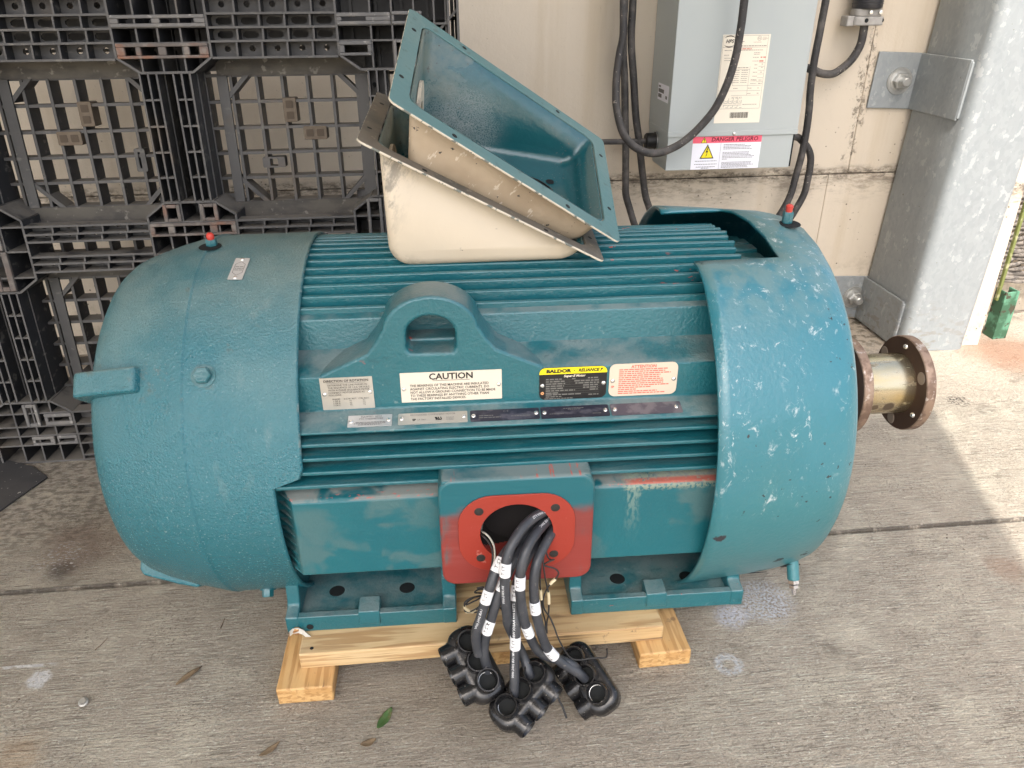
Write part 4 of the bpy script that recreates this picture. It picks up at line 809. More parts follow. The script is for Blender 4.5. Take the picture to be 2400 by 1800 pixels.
for (x, z, v) in ((-1.06, .965, 1), (-1.115, .905, 0), (-.535, .965, 1), (-.475, .905, 0)):
    hw, hh = (.0175, .031) if v else (.031, .0175)
    bm = B(); prism(bm, rrect(hw*2, hh*2, .004, 3, x, z), .103, .150, 'y'); o = obj('insert_plug', bm, m_plug, pl, 0, .0015)
    bm = B()
    for s_ in (-1, 1):
        cx, cz = (x, z+s_*hh*.45) if v else (x+s_*hw*.45, z); prism(bm, rrect(.019, .019, .002, 2, cx, cz), .1025, .1015, 'y')
    obj('insert_boss', bm, mat('insert_dark', (.085, .062, .042), .8) if 'insert_dark' not in bpy.data.materials else bpy.data.materials['insert_dark'], o, 0)
for (x, z, v) in ((-.945, .845, 1), (-.595, .83, 0)):
    hw, hh = (.014, .030) if v else (.030, .014)
    ring = rrect(hw*2, hh*2, .004, 3, x, z); inn = rrect(hw*.7, hh*1.4, .002, 3, x, z)
    bm = B(); n_ = len(ring); V = [[bm.verts.new((p[0], y, p[1])) for p in Lp] for y in (.1035, .14) for Lp in (ring, inn)]
    for i in range(n_):
        j = (i+1) % n_; bm.faces.new((V[0][i], V[0][j], V[1][j], V[1][i])); bm.faces.new((V[2][i], V[3][i], V[3][j], V[2][j])); bm.faces.new((V[0][i], V[2][i], V[2][j], V[0][j])); bm.faces.new((V[1][i], V[1][j], V[3][j], V[3][i]))
    obj('slot_frame', bm, m_plastic, pl, 0)
# slotted strips across the blocks (front faces with rectangular windows)
def slotted(x0, x1, z0, z1, wins, m, name='slotted_strip', y0=-.003, y1=.008):
    """strip with window openings [(xa,xb,za,zb)], built as a frame of bars"""
    bm = B(); pbox(bm, x0, x1, z1-.0, max(w_[3] for w_ in wins), y0, y1); pbox(bm, x0, x1, z0, min(w_[2] for w_ in wins), y0, y1)
    xs_ = [x0]+[v for w_ in wins for v in (w_[0], w_[1])]+[x1]; za, zb = min(w_[2] for w_ in wins), max(w_[3] for w_ in wins)
    for k in range(0, len(xs_), 2): pbox(bm, xs_[k], xs_[k+1], za+.0002, zb-.0002, y0+.0003, y1)
    return obj(name, bm, m, pl, 0, .0018)
def vslot(x0, x1, z0, z1, wins, m):
    bm = B(); pbox(bm, x0, min(w_[0] for w_ in wins), z0, z1, -.003, .008); pbox(bm, max(w_[1] for w_ in wins), x1, z0, z1, -.003, .008)
    zs_ = [z0]+[v for w_ in wins for v in (w_[2], w_[3])]+[z1]
    for k in range(0, len(zs_), 2): pbox(bm, min(w_[0] for w_ in wins)+.0002, max(w_[1] for w_ in wins)-.0002, zs_[k], zs_[k+1], -.0027, .008)
    return obj('slotted_strip', bm, m, pl, 0, .0018)
def block(cx, z0, z1, hw, ct, cb, ribs, shelves=(), edge_right=False, edge_left=False):
    """octagonal block: outline walls and ribs. ct / cb: chamfer at top / bottom (0 = none)"""
    bm = B(); k = .05
    top = [(cx-hw, z1-k*.7*bool(ct)), (cx-hw+k*bool(ct), z1), (cx+hw-k*bool(ct), z1), (cx+hw, z1-k*.7*bool(ct))]
    bot = [(cx+hw, z0+k*.7*bool(cb)), (cx+hw-k*bool(cb), z0), (cx-hw+k*bool(cb), z0), (cx-hw, z0+k*.7*bool(cb))]
    P = top+bot
    for p, q in zip(P, P[1:]+P[:1]):
        if (Vector(p)-Vector(q)).length > .002: bar(bm, p[0], p[1], q[0], q[1], .0, .13, .0055)
    for x in ribs: bar(bm, x, z0, x+.001, z1, .004, .128, .0045)
    for z in shelves: bar(bm, cx-hw, z, cx+hw, z, .003, .128, .0045)
    o = obj('block', bm, m_plastic, pl, 0)
    xs_ = sorted([cx-hw]+[x for x in ribs if cx-hw < x < cx+hw]+[cx+hw]); zs_ = sorted([z0]+[z for z in shelves if z0 < z < z1]+[z1]); rb = random.Random(int(cx*1000)+int(z0*99)); bm = B()
    for xa, xb in zip(xs_, xs_[1:]):
        for za, zb in zip(zs_, zs_[1:]):
            if rb.random() < .62 or za > 1.1: pbox(bm, xa, xb, za, zb, .124, .129)
            else:
                f_ = rb.uniform(.35, .6); pbox(bm, xa, xa+(xb-xa)*f_, za, zb, .124, .129); pbox(bm, xa+(xb-xa)*f_+.0001, xb, zb-(zb-za)*.3, zb, .1241, .129)
    obj('block_floor', bm, m_plastic, o, 0)
    return o
TOPZ = PH
# top row
block(-.805, 1.064, TOPZ+.0, .1135, 0, 1, (-.862, -.812, -.758), (1.131, 1.167))
slotted(-.9155, -.6945, 1.1665, 1.194, [(-.897, -.82, 1.175, 1.186), (-.80, -.72, 1.175, 1.186)], m_plface)
slotted(-.9145, -.6965, 1.0965, 1.131, [(-.895, -.869, 1.1035, 1.123), (-.857, -.816, 1.1035, 1.123), (-.797, -.755, 1.1035, 1.123), (-.742, -.718, 1.1035, 1.123)], m_plrust)
block(-.242, 1.064, TOPZ, .1385, 0, 1, (-.298, -.245, -.19, -.14), (1.131, 1.167))
slotted(-.3785, -.2475, 1.1665, 1.194, [(-.367, -.308, 1.175, 1.185)], m_plface); slotted(-.2445, -.17, 1.1665, 1.196, [(-.238, -.18, 1.174, 1.188)], m_plface)
slotted(-.3785, -.2995, 1.0965, 1.130, [(-.366, -.309, 1.1035, 1.121)], m_plface); vslot(-.2445, -.201, 1.068, 1.131, [(-.237, -.209, 1.074, 1.125)], m_plface)
block(-1.355, 1.064, TOPZ, .115, 0, 1, (-1.41, -1.355, -1.30), (1.131, 1.167)); slotted(-1.4655, -1.2445, 1.0965, 1.131, [(-1.45, -1.37, 1.104, 1.123), (-1.34, -1.26, 1.104, 1.123)], m_plface)
# middle row
block(-.807, .520, .747, .114, 1, 1, (-.872, -.833, -.785, -.742), (.695, .66, .61, .56))
vslot(-.878, -.834, .697, .742, [(-.868, -.843, .705, .733)], m_plrust); vslot(-.782, -.738, .697, .742, [(-.773, -.748, .705, .733)], m_plrust)
slotted(-.919, -.696, .6585, .6935, [(-.908, -.873, .665, .685), (-.856, -.765, .665, .685), (-.745, -.709, .665, .685)], m_plrust)
slotted(-.919, -.696, .575, .609, [(-.908, -.873, .582, .60), (-.856, -.765, .582, .60), (-.745, -.709, .582, .60)], m_plrust)
block(-1.355, .520, .747, .115, 1, 1, (-1.405, -1.30), (.695, .63, .56))
vslot(-1.352, -1.303, .635, .742, [(-1.343, -1.313, .644, .66), (-1.343, -1.313, .672, .733)], m_plrust); vslot(-1.345, -1.297, .525, .632, [(-1.331, -1.312, .537, .62)], m_plrust)
slotted(-1.469, -1.353, .6585, .6935, [(-1.455, -1.37, .665, .685)], m_plface)
block(-.245, .520, .747, .135, 1, 1, (-.30, -.24, -.18), (.695, .63, .56)); vslot(-.345, -.305, .635, .742, [(-.337, -.313, .645, .733)], m_plface); slotted(-.377, -.112, .575, .609, [(-.36, -.26, .582, .60), (-.24, -.13, .582, .60)], m_plface)
# bottom row
block(-1.355, .003, .196, .115, 1, 0, (-1.405, -1.352, -1.30), (.16, .118, .088, .058))
vslot(-1.372, -1.333, .120, .190, [(-1.363, -1.342, .130, .18)], m_plface); slotted(-1.3195, -1.2435, .122, .158, [(-1.31, -1.252, .133, .147)], m_plface); slotted(-1.3695, -1.3075, .058, .0865, [(-1.36, -1.32, .066, .077)], m_plface); slotted(-1.2995, -1.2435, .058, .0865, [(-1.294, -1.252, .066, .077)], m_plface)
block(-.807, .003, .196, .114, 1, 0, (-.86, -.81, -.755), (.13, .07)); block(-.245, .003, .196, .135, 1, 0, (-.30, -.24, -.18), (.13, .07))
# rails between the blocks: lattice trays with holes
def rail(x0, x1, zs_, pitch, holes, name='bottom_rail', floors=True):
    bm = B(); 
    for z in zs_: bar(bm, x0, z+rj.uniform(-.0006, .0006), x1, z+rj.uniform(-.0006, .0006), .0, .045, .0052)
    nn = max(1, round((x1-x0)/pitch))
    for r_, (za, zb) in enumerate(zip(zs_, zs_[1:])):
        for k in range(1, nn):
            x = x0+(x1-x0)*k/nn+(.006 if (r_ % 2) else 0); bar(bm, x, za, x+.001, zb, .002, .043, .0045)
    o = obj(name, bm, m_plastic, pl, 0)
    # back skin of each tray with a hole: rounded frame per cell
    bm = B()
    for (za, zb), kind in zip(zip(zs_, zs_[1:]), holes):
        for k in range(nn):
            xa, xb = x0+(x1-x0)*k/nn, x0+(x1-x0)*(k+1)/nn; cx, cz = (xa+xb)/2, (za+zb)/2; hw_, hh_ = (xb-xa)/2, (zb-za)/2
            if kind == 0: pbox(bm, xa, xb, za, zb, .040, .044); continue
            hr = min(.0075, hh_*.55); rx, rz = (hr, hr) if kind == 1 else (hw_*.62, hh_*.55)
            n_ = 16; outr = []; innr = []
            for q in range(n_):
                a = 2*math.pi*(q+.5)/n_; c_, s_ = math.cos(a), math.sin(a); t = min(hw_/abs(c_) if abs(c_) > 1e-6 else 9, hh_/abs(s_) if abs(s_) > 1e-6 else 9)
                outr.append((cx+c_*t, cz+s_*t))
                if kind == 1: innr.append((cx+c_*rx, cz+s_*rz+(.002)))
                else:
                    t2 = min(rx/abs(c_) if abs(c_) > 1e-6 else 9, rz/abs(s_) if abs(s_) > 1e-6 else 9); innr.append((cx+c_*t2, cz+s_*t2))
            O = [bm.verts.new((p[0], .041, p[1])) for p in outr]; I = [bm.verts.new((p[0], .041, p[1])) for p in innr]; I2 = [bm.verts.new((p[0], .048, p[1])) for p in innr]
            for q in range(n_): bm.faces.new((O[q], O[(q+1) % n_], I[(q+1) % n_], I[q])); bm.faces.new((I[q], I[(q+1) % n_], I2[(q+1) % n_], I2[q]))
    obj('rail_skin', bm, m_plastic, o, 0)
    if len(zs_) > 4:
        bm = B(); pbox(bm, x0, x1, zs_[1], zs_[-2]-(zs_[-2]-zs_[-3])*.0, .098, .104)
        obj('deck_edge', bm, m_plastic, o, 0)
    return o
for x0, x1 in ((-1.238, -.921), (-.690, -.383)):
    rail(x0, x1, (1.096, 1.133, 1.164, 1.195, 1.235, 1.268), .0625, (1, 2, 2, 1, 1))
    rail(x0, x1, (.654, .674, .695), .063, (1, 1)); rail(x0, x1, (.574, .595, .614), .063, (1, 1))
    rail(x0, x1, (.003, .018, .058, .088, .12, .16), .0625, (0, 1, 2, 2, 1))
# uprights between the blocks: two narrow ladders on each column
def ladder(xa, xb, z0, z1, name='upright'):
    bm = B(); xm = (xa+xb)/2
    for x in (xa, xm, xb): bar(bm, x, z0, x, z1, .0, .05, .0045)
    nn = 5
    for k in range(1, nn): z = z0+(z1-z0)*k/nn; bar(bm, xa, z, xb, z, .002, .048, .0045)
    o = obj(name, bm, m_plastic, pl, 0); bm = B(); pbox(bm, xa, xb, z0, z1, .048, .052); o2 = obj('upright_skin', bm, m_plastic, o, 0)
    for k in range(nn):
        bm = B(); lathe(bm, [(0, .006), (.0006, .0055), (.0007, 0)], axis(((xa+xm)/2, .0478, z0+(z1-z0)*(k+.4)/nn), (0, -1, 0)), 10); obj('rib_hole', bm, m_dark, o, 0)
    bm = B(); pbox(bm, xb+.0, xb+.006, z0, z1, .05, .14); obj('upright_fin', bm, m_plastic, o, 0)
for c in COLX:
    for z0, z1 in ((.747, 1.064), (.196, .520)):
        ladder(c-.067, c-.026, z0, z1); ladder(c+.014, c+.054, z0, z1)
bm = B(); bar(bm, PX1, 0, PX1, PH, .0, .165, .006); bar(bm, PX0, 0, PX0, PH, .0, .165, .006); bar(bm, PX0, .003, PX1, .003, .06, .165, .005); bar(bm, PX1-.03, 0, PX1-.03, PH, .02, .12, .005)
bar(bm, PX1, 1.2, PX1-.10, 1.10, .01, .12, .006); obj('side_wall', bm, m_plastic, pl, 0)
# dark sheet on the floor
bm = B(); prism(bm, [(-1.309, .438), (-1.377, .50), (-1.52, .57), (-1.9, .5), (-1.7, .05), (-1.371, .277)], .001, .007, 'z'); tag(obj('rubber_mat', bm, m_mat, None, 0, .001), 'flat piece of black rubber sheet on the floor below the pallet', 'mat')
# ------------------------------------------------------------------ timber under the motor
def timber(label, pts_min, pts_max, m, rz=0, name='pine_board', cat='board', group=None):
    c = (Vector(pts_min)+Vector(pts_max))/2; h = (Vector(pts_max)-Vector(pts_min))/2
    bm = B(); box(bm, (-h.x, -h.y, -h.z), (h.x, h.y, h.z)); bmesh.ops.subdivide_edges(bm, edges=bm.edges, cuts=3, use_grid_fill=True)
    r_ = random.Random(label)
    for v in bm.verts: v.co += Vector((r_.uniform(-1, 1), r_.uniform(-1, 1), r_.uniform(-.4, .4)))*.0007
    o = obj(name, bm, m, None, 30, .0035, 3); o.location = c; o.rotation_euler.z = rz; return tag(o, label, cat, group)
G_ = 'pine timbers under the motor'
timber('yellow pine board lying flat under the front feet of the motor', (-.476, -.387, .0405), (.261, -.19, .0795), m_woodx, R(-.2), group=G_)
timber('pine board under the middle of the motor, seen between its feet', (-.47, -.186, .0405), (.265, -.01, .0788), m_woodx, R(.15), group=G_)
timber('pine board under the rear feet of the motor', (-.475, .19, .0405), (.262, .386, .0795), m_woodx, 0, group=G_)
timber('pine runner on the concrete, its end sticking out at the lower left', (-.512, -.434, 0), (-.404, .43, .040), m_woody, R(-.8), 'pine_runner', 'timber', G_)
timber('pine runner on the concrete, its end sticking out right of the cables', (.196, -.421, 0), (.304, .43, .040), m_woody, R(1.2), 'pine_runner', 'timber', G_)
timber('pine runner under the middle of the board, behind the black connectors', (-.125, -.381, 0), (-.03, .40, .040), m_woody, 0, 'pine_runner', 'timber', G_)
for (x, y) in ((-.452, -.372), (.236, -.295)):
    bm = B(); lathe(bm, [(0, .004), (.0006, .0034), (.0007, 0)], axis((x, y, .0797), (0, 0, 1)), 10); o = obj('nail_head', bm, m_dark, bpy.data.objects['pine_board'], 0); o.matrix_parent_inverse = Matrix.Translation(-bpy.data.objects['pine_board'].location)
# ------------------------------------------------------------------ two conduit box halves lying on the fins
LB, WB = .49, .38
def conduit_box(label, M, outer, inner, flg, second):
    root = empty('conduit_box', label, 'conduit box', (0, 0, 0), group='conduit box halves on top of the motor'); root.matrix_world = M
    bm = B(); f_ = .035; gz = -.072 if second else -.040
    A, Bq, Cq, D = [bm.verts.new(p) for p in ((f_, WB-f_, 0), (f_, f_, 0), (LB-f_, f_, 0), (LB-f_, WB-f_, 0))]
    E_, F_ = bm.verts.new((.146, .046, -.209)), bm.verts.new((.146, WB-.046, -.209))
    G1, G2 = bm.verts.new((.447, .042, gz)), bm.verts.new((.447, WB-.042, gz))
    bm.faces.new((A, Bq, E_, F_)); bm.faces.new((G1, G2, F_, E_)); bm.faces.new((Cq, D, G2, G1)); bm.faces.new((Bq, Cq, G1, E_)); bm.faces.new((D, A, F_, G2))
    bmesh.ops.recalc_face_normals(bm, faces=bm.faces)
    if bm.faces[0].normal @ Vector((-1, 0, -.5)) < 0 if False else (bm.faces[0].normal.dot(Vector((-1, 0, -.5))) < 0): bmesh.ops.reverse_faces(bm, faces=bm.faces)
    e1 = [e for e in bm.edges if E_ in e.verts and F_ in e.verts]
    bmesh.ops.bevel(bm, geom=e1, offset=.045, segments=8, affect='EDGES', profile=.5)
    eg = [e for e in bm.edges if all(abs(v.co.x-.447) < 1e-4 and abs(v.co.z-gz) < 1e-4 for v in e.verts)]
    if eg: bmesh.ops.bevel(bm, geom=eg, offset=.022, segments=6, affect='EDGES', profile=.5)
    e2 = [e for e in bm.edges if len(e.link_faces) == 2 and e.calc_face_angle() > R(40)]
    bmesh.ops.bevel(bm, geom=e2, offset=.020, segments=5, affect='EDGES', profile=.5, clamp_overlap=True)
    o = obj('box_shell', bm, [outer, inner], root, 50, solid=.004, keep=True)
    # flange frame
    O = rrect(LB, WB, .012, 4, LB/2, WB/2); I = rrect(LB-2*f_+.004, WB-2*f_+.004, .022, 4, LB/2, WB/2); n_ = len(O); bm = B(); rj_ = random.Random(5)
    V = [[bm.verts.new((p[0], p[1], z+rj_.uniform(-.0004, .0004))) for p in Lp] for z in (.0022, -.0022) for Lp in (O, I)]
    for i in range(n_):
        j = (i+1) % n_
        bm.faces.new((V[0][i], V[0][j], V[1][j], V[1][i])); bm.faces.new((V[2][i], V[3][i], V[3][j], V[2][j])).material_index = 1
        bm.faces.new((V[0][i], V[2][i], V[2][j], V[0][j])).material_index = 1; bm.faces.new((V[1][i], V[1][j], V[3][j], V[3][i]))
    fl = obj('flange', bm, [flg, m_chip], root, 30, .0012, 2)
    for x, y in ((.018, .298), (.013, .097), (.127, .366), (.362, .366), (.474, .298), (.474, .10), (.124, .014), (.366, .014)):
        bm = B(); lathe(bm, [(0, .0052), (.0004, .0046), (.0005, 0)], axis((x, y, .0023), (0, 0, 1)), 14); obj('screw_hole', bm, m_dark, fl, 0)
    # openings in the two walls
    def wall_frame(p, q, s, y, off):
        d = (Vector((q[0]-p[0], 0, q[1]-p[1]))).normalized(); nn = d.cross(Vector((0, 1, 0))); nn = nn if nn.z > 0 else -nn
        c = Vector((p[0], y, p[1]))+d*s+nn*off; ex_ = d; ey_ = nn.cross(d); return frame(c, ex_, ey_)
    Mb = wall_frame((.146, -.209), (.447, gz), .226, .172, .0052)
    bm = B(); lathe(bm, [(0, .056), (.0003, 0)], Mb, 36); obj('motor_hole', bm, m_dark, o, 0)
    bm = B(); lathe(bm, [(0, .070), (.005, .070), (.007, .067), (.007, .060), (.004, .056), (0, .056)], Mb, 40); obj('rubber_gasket', bm, m_gasket, o, 40)
    bm = B(); lathe(bm, [(.007, .067), (.011, .066), (.011, .0635), (.007, .0625)], Mb, 40); obj('gasket_lip', bm, m_gasket, o, 40)
    Ms = wall_frame((.146, -.209), (.447, gz), .285, .248, .0052); bm = B(); lathe(bm, [(0, .009), (.0003, 0)], Ms, 16); obj('drain_hole', bm, m_dark, o, 0)
    Ml = wall_frame((.146, -.209), (f_, 0), .105, .19, .0055)
    ringo = circ(.088, 40); ringi = circ(.052, 40)
    bm = B(); V = [[bm.verts.new(Ml @ Vector((p[0], p[1], z))) for p in Lp] for z in (.006, 0) for Lp in (ringo, ringi)]
    for i in range(40):
        j = (i+1) % 40; bm.faces.new((V[0][i], V[0][j], V[1][j], V[1][i])); bm.faces.new((V[0][i], V[2][i], V[2][j], V[0][j])); bm.faces.new((V[1][i], V[1][j], V[3][j], V[3][i]))
    obj('conduit_ring', bm, m_white, o, 30)
    bm = B(); lathe(bm, [(0, .052), (.0003, 0)], Ml, 30); obj('conduit_hole', bm, m_dark, o, 0)
    for x, y in ((.055, .075), (-.005, -.095), (.02, -.1)):
        bm = B(); prism(bm, rrect(.03, .022, .006, 3, x, y), 0, .0015, 'z', Ml); obj('primer_patch', bm, m_red, o, 0)
    return root
ex = Vector((.883, 0, -.470)); ey = Vector((.045, .9950, .085)); ey = (ey-ex*ey.dot(ex)).normalized(); M1 = frame((-.2868, -.175, 1.0205), ex, ey)
conduit_box('lower conduit box half, cream outside, lying on the motor fins', M1, m_white, m_boxin, m_flangedirty, False)
ex = Vector((.8293486, .106147, -.548556)); ey = Vector((.0953178, .9405173, .3261)); M2 = frame((-.2275, -.2034, 1.0862), ex, ey)
conduit_box('upper conduit box half, open side showing teal inside, nested in the lower one', M2, m_dirtywhite, m_boxin, m_flange, True)
# ------------------------------------------------------------------ motor leads, bands and connectors
CAB = {
 'A': [(.06, -.30, .33), (.043, -.34, .359), (.009, -.4, .401), (-.027, -.435, .405), (-.053, -.462, .392), (-.069, -.478, .365), (-.074, -.487, .328), (-.074, -.49, .284), (-.071, -.49, .239), (-.069, -.485, .216), (-.056, -.48, .172), (-.042, -.485, .135), (-.034, -.500, .112), (-.03, -.504, .098)],
 'B': [(.03, -.32, .34), (-.021, -.38, .353), (-.051, -.42, .349), (-.07, -.445, .346), (-.086, -.465, .331), (-.098, -.478, .307), (-.11, -.487, .274), (-.121, -.492, .236), (-.126, -.495, .224), (-.129, -.498, .207), (-.128, -.501, .185), (-.125, -.502, .165)],
 'C': [(.04, -.32, .33), (-.012, -.38, .344), (-.04, -.43, .337), (-.06, -.455, .324), (-.079, -.475, .296), (-.092, -.485, .263), (-.101, -.49, .233), (-.1045, -.493, .2255), (-.111, -.495, .2), (-.115, -.497, .176), (-.115, -.5, .157), (-.112, -.501, .138), (-.109, -.502, .12)],
 'D': [(.07, -.30, .32), (.049, -.34, .35), (.021, -.39, .377), (-.008, -.43, .381), (-.03, -.46, .372), (-.042, -.475, .348), (-.047, -.483, .313), (-.046, -.488, .274), (-.0415, -.49, .236), (-.039, -.49, .222), (-.031, -.49, .193), (-.021, -.488, .161), (-.007, -.487, .137), (.014, -.487, .124), (.035, -.49, .116), (.052, -.493, .106), (.062, -.49, .09)],
 'E': [(.07, -.31, .31), (.044, -.36, .348), (.025, -.4, .357), (.003, -.435, .35), (-.013, -.458, .335), (-.02, -.47, .308), (-.021, -.478, .271), (-.018, -.483, .238), (-.0135, -.488, .214), (-.008, -.492, .19), (.003, -.493, .156), (.021, -.494, .128), (.043, -.497, .108), (.062, -.499, .092), (.076, -.498, .072)],
 'F': [(.04, -.32, .30), (.007, -.37, .315), (-.025, -.42, .315), (-.046, -.45, .292), (-.054, -.47, .267), (-.055, -.48, .241), (-.056, -.491, .219), (-.057, -.498, .197), (-.059, -.505, .165), (-.061, -.515, .133), (-.0625, -.526, .107), (-.064, -.531, .085)]}
CL = {'A': 'black motor lead bowed highest out of the red opening, to the middle connector', 'B': 'black motor lead hanging farthest left into the left connector', 'C': 'black motor lead second from left, into the left connector',
      'D': 'black motor lead right of centre bending back to the right connector', 'E': 'rightmost black motor lead bending into the right connector', 'F': 'straight black motor lead in the middle with white print, to the middle connector'}
TXT = {'A': ('T3', [(.52, 0)]), 'B': ('T2', [(.50, 0), (.66, 0)]), 'C': ('T2', [(.52, 0), (.74, 0)]), 'D': ('T1', [(.505, 0), (.71, 0)]), 'E': ('T1', [(.57, 0), (.80, 0)]), 'F': ('T3', [(.49, 0), (.73, 0)])}
m_leadtxt = m_whiteink
CAMP = co.matrix_world.translation
def along(P, body, size, start, m, parent, rad_):
    """print wrapped on the cable side: each letter is a small flat mesh laid on the surface"""
    L_ = [0]
    for a, b_ in zip(P, P[1:]): L_.append(L_[-1]+(b_-a).length)
    def at(s):
        for i in range(len(L_)-1):
            if L_[i+1] >= s: t = (s-L_[i])/(L_[i+1]-L_[i]); return P[i].lerp(P[i+1], t), (P[i+1]-P[i]).normalized()
        return P[-1], (P[-1]-P[-2]).normalized()
    cu = bpy.data.curves.new('t', 'FONT'); cu.body = body; cu.size = size; cu.align_y = 'CENTER'; cu.resolution_u = 1; cu.offset = .0001
    t = bpy.data.objects.new('t', cu); COL.objects.link(t); dg = bpy.context.evaluated_depsgraph_get(); me = bpy.data.meshes.new_from_object(t.evaluated_get(dg)); bpy.data.objects.remove(t)
    side = Vector((-.35, -.75, .35)).normalized()
    for v in me.vertices:
        p, d = at(start*L_[-1]+v.co.x); nrm = (side-d*side.dot(d)).normalized(); tv = nrm.cross(d)
        ang = v.co.y/rad_; v.co = p+(nrm*math.cos(ang)+tv*math.sin(ang)*-1)*(rad_+.0004)
    me.materials.clear(); me.materials.append(m); o = bpy.data.objects.new('lettering', me); COL.objects.link(o); o.parent = parent; return o
RL = .0091
for k, pts in CAB.items():
    P = spline(pts, 7); bm = B(); tube(bm, P, RL, 16); ld = obj('motor_lead', bm, m_lead, None, 80); tag(ld, CL[k], 'cable', 'black motor leads from the red opening')
    LL = [0]
    for a, b_ in zip(P, P[1:]): LL.append(LL[-1]+(b_-a).length)
    def seg(s0, s1):
        out = []
        for s in [s0+(s1-s0)*q/5 for q in range(6)]:
            s *= LL[-1]
            for i in range(len(P)-1):
                if LL[i+1] >= s: out.append(P[i].lerp(P[i+1], (s-LL[i])/(LL[i+1]-LL[i]))); break
        return out
    code, bands = TXT[k]
    for f, _ in bands:
        hw = .0125/LL[-1]; bm = B(); tube(bm, seg(f-hw, f+hw), RL+.0009, 18); bd = obj('marker_band', bm, m_whitetape, ld, 70)
        tx = along(P, code+' '+code[:1], .0085, f-.010/LL[-1], m_inkgrey, bd, RL+.0011)
    if k in 'ADF': along(P, {'A': 'CSA AWM I A/B 200C 600V FT2', 'D': 'RADIX WIRE CSA AWM I A/B 200C', 'F': 'STYLE 3044 RADIX WIRE   CSA AWM I A/B 200C 600V'}[k], .0062, {'A': .17, 'D': .13, 'F': .53}[k], m_leadtxt, ld, RL)
    if k == 'A': along(P, '3/0 AWG 600V', .0062, .57, m_leadtxt, ld, RL)
    if k == 'B': along(P, 'I A/B 200C 600V', .0062, .72, m_leadtxt, ld, RL)
CONN = {'left': ((-.1167, -.5, .1441), (.4066, -.7383, -.5382), (-.9081, -.391, -.1497), (.0999, -.5496, .8294)),
        'middle': ((-.0568, -.53, .1079), (-.7408, -.5384, -.4016), (.6547, -.7124, -.2527), (-.15, -.4501, .8803)),
        'right': ((.0696, -.5, .0861), (.4225, -.8401, -.3402), (-.837, -.2175, -.5021), (-.3478, -.4969, .795))}
SP = .0375
def port(bm, M, r, h, ri, dep, back=.012):
    lathe(bm, [(-back, r*1.04), (0, r), (h-.002, r*.97), (h, r*.93), (h, ri+.0012), (h-.002, ri), (h-dep, ri*.94)], M, 28)
for k, (p0, u, b_, a) in CONN.items():
    u, b_, a = Vector(u), Vector(b_), Vector(a)
    M = Matrix((u, b_, a)).transposed().to_4x4() if u.cross(b_).dot(a) > 0 else Matrix((-u, b_, a)).transposed().to_4x4()
    sg = 1 if u.cross(b_).dot(a) > 0 else -1
    M.translation = Vector(p0)
    root = empty('terminal_connector', {'left': 'black insulated connector at the left end of the motor leads', 'middle': 'black insulated connector lowest of the three, on the concrete', 'right': 'black insulated connector at the right with a thin wire across it'}[k], 'connector', group='insulated connectors on the motor leads'); root.matrix_world = Matrix.Translation({'left': (-.010, 0, .004), 'middle': (.004, -.004, -.004), 'right': (.004, 0, 0)}[k]) @ M @ Matrix.Scale(1.03, 4)
    bm = B(); pr = rrect(.140, .066, .026, 7, 0, .0); 
    prism(bm, pr, -.070, -.023, 'z'); o = obj('housing', bm, m_conn, root, 40, .013, 5)
    for q in (-1, 0, 1):
        bm = B(); port(bm, Matrix.Translation((q*SP, 0, -.027)), .0212, .028, .0166, .0245); pt = obj('entry_port', bm, m_conn, root, 40)
        bm = B(); lathe(bm, [(0, .0160), (.0002, 0)], Matrix.Translation((q*SP, 0, -.0215)), 24); obj('port_floor', bm, m_dark, pt, 0)
        if q == 1*sg:
            bm = B(); n_ = 16; P_ = [Vector((q*SP+.0150*math.cos(R(t)), .0150*math.sin(R(t)), -.013)) for t in range(-60, 111, 10)]; tube(bm, P_, .0008, 6); obj('metal_rim', bm, m_rivet, pt, 60)
        bm = B(); port(bm, axis((q*SP, .022, -.042), (0, 1, 0)), .0196, .027, .0158, .022, .02); pt = obj('access_port', bm, m_conn, root, 40)
        bm = B(); lathe(bm, [(0, .0146), (.0002, 0)], axis((q*SP, .030, -.042), (0, 1, 0)), 24); obj('port_floor', bm, m_dark, pt, 0)
        bm = B(); lathe(bm, [(-.034, .019), (-.028, .0225), (.006, .0215), (.012, .0195)], axis((q*SP, .022, -.044), (0, 1, 0)), 28); obj('port_boss', bm, m_conn, pt, 40)
def wire(label, pts, r, m, sleeves=(), name='thin_wire', n=6):
    P = spline(pts, n); bm = B(); tube(bm, P, r, 8); o = obj(name, bm, m, None, 80); tag(o, label, 'wire', 'thin wires out of the red opening')
    for f0, f1 in sleeves:
        i0, i1 = int(f0*len(P)), int(f1*len(P)); bm = B(); tube(bm, P[i0:i1+1], r*2.0, 10); obj('sleeve', bm, m_sleeve, o, 60)
    return o
wire('pale twin wire curving over the left rim of the red opening', [(-.10, -.34, .35), (-.108, -.39, .36), (-.102, -.418, .373), (-.095, -.422, .366), (-.088, -.425, .35), (-.087, -.43, .333), (-.089, -.435, .318), (-.092, -.44, .31), (-.096, -.44, .293), (-.102, -.42, .249)], .0018, m_wirewhite)
wire('dark wire beside the pale twin wire on the left rim', [(-.105, -.34, .345), (-.112, -.39, .355), (-.106, -.418, .367), (-.099, -.422, .360), (-.092, -.425, .345), (-.091, -.43, .329), (-.093, -.435, .315), (-.096, -.44, .305), (-.10, -.44, .29), (-.106, -.42, .247)], .0018, m_wire)
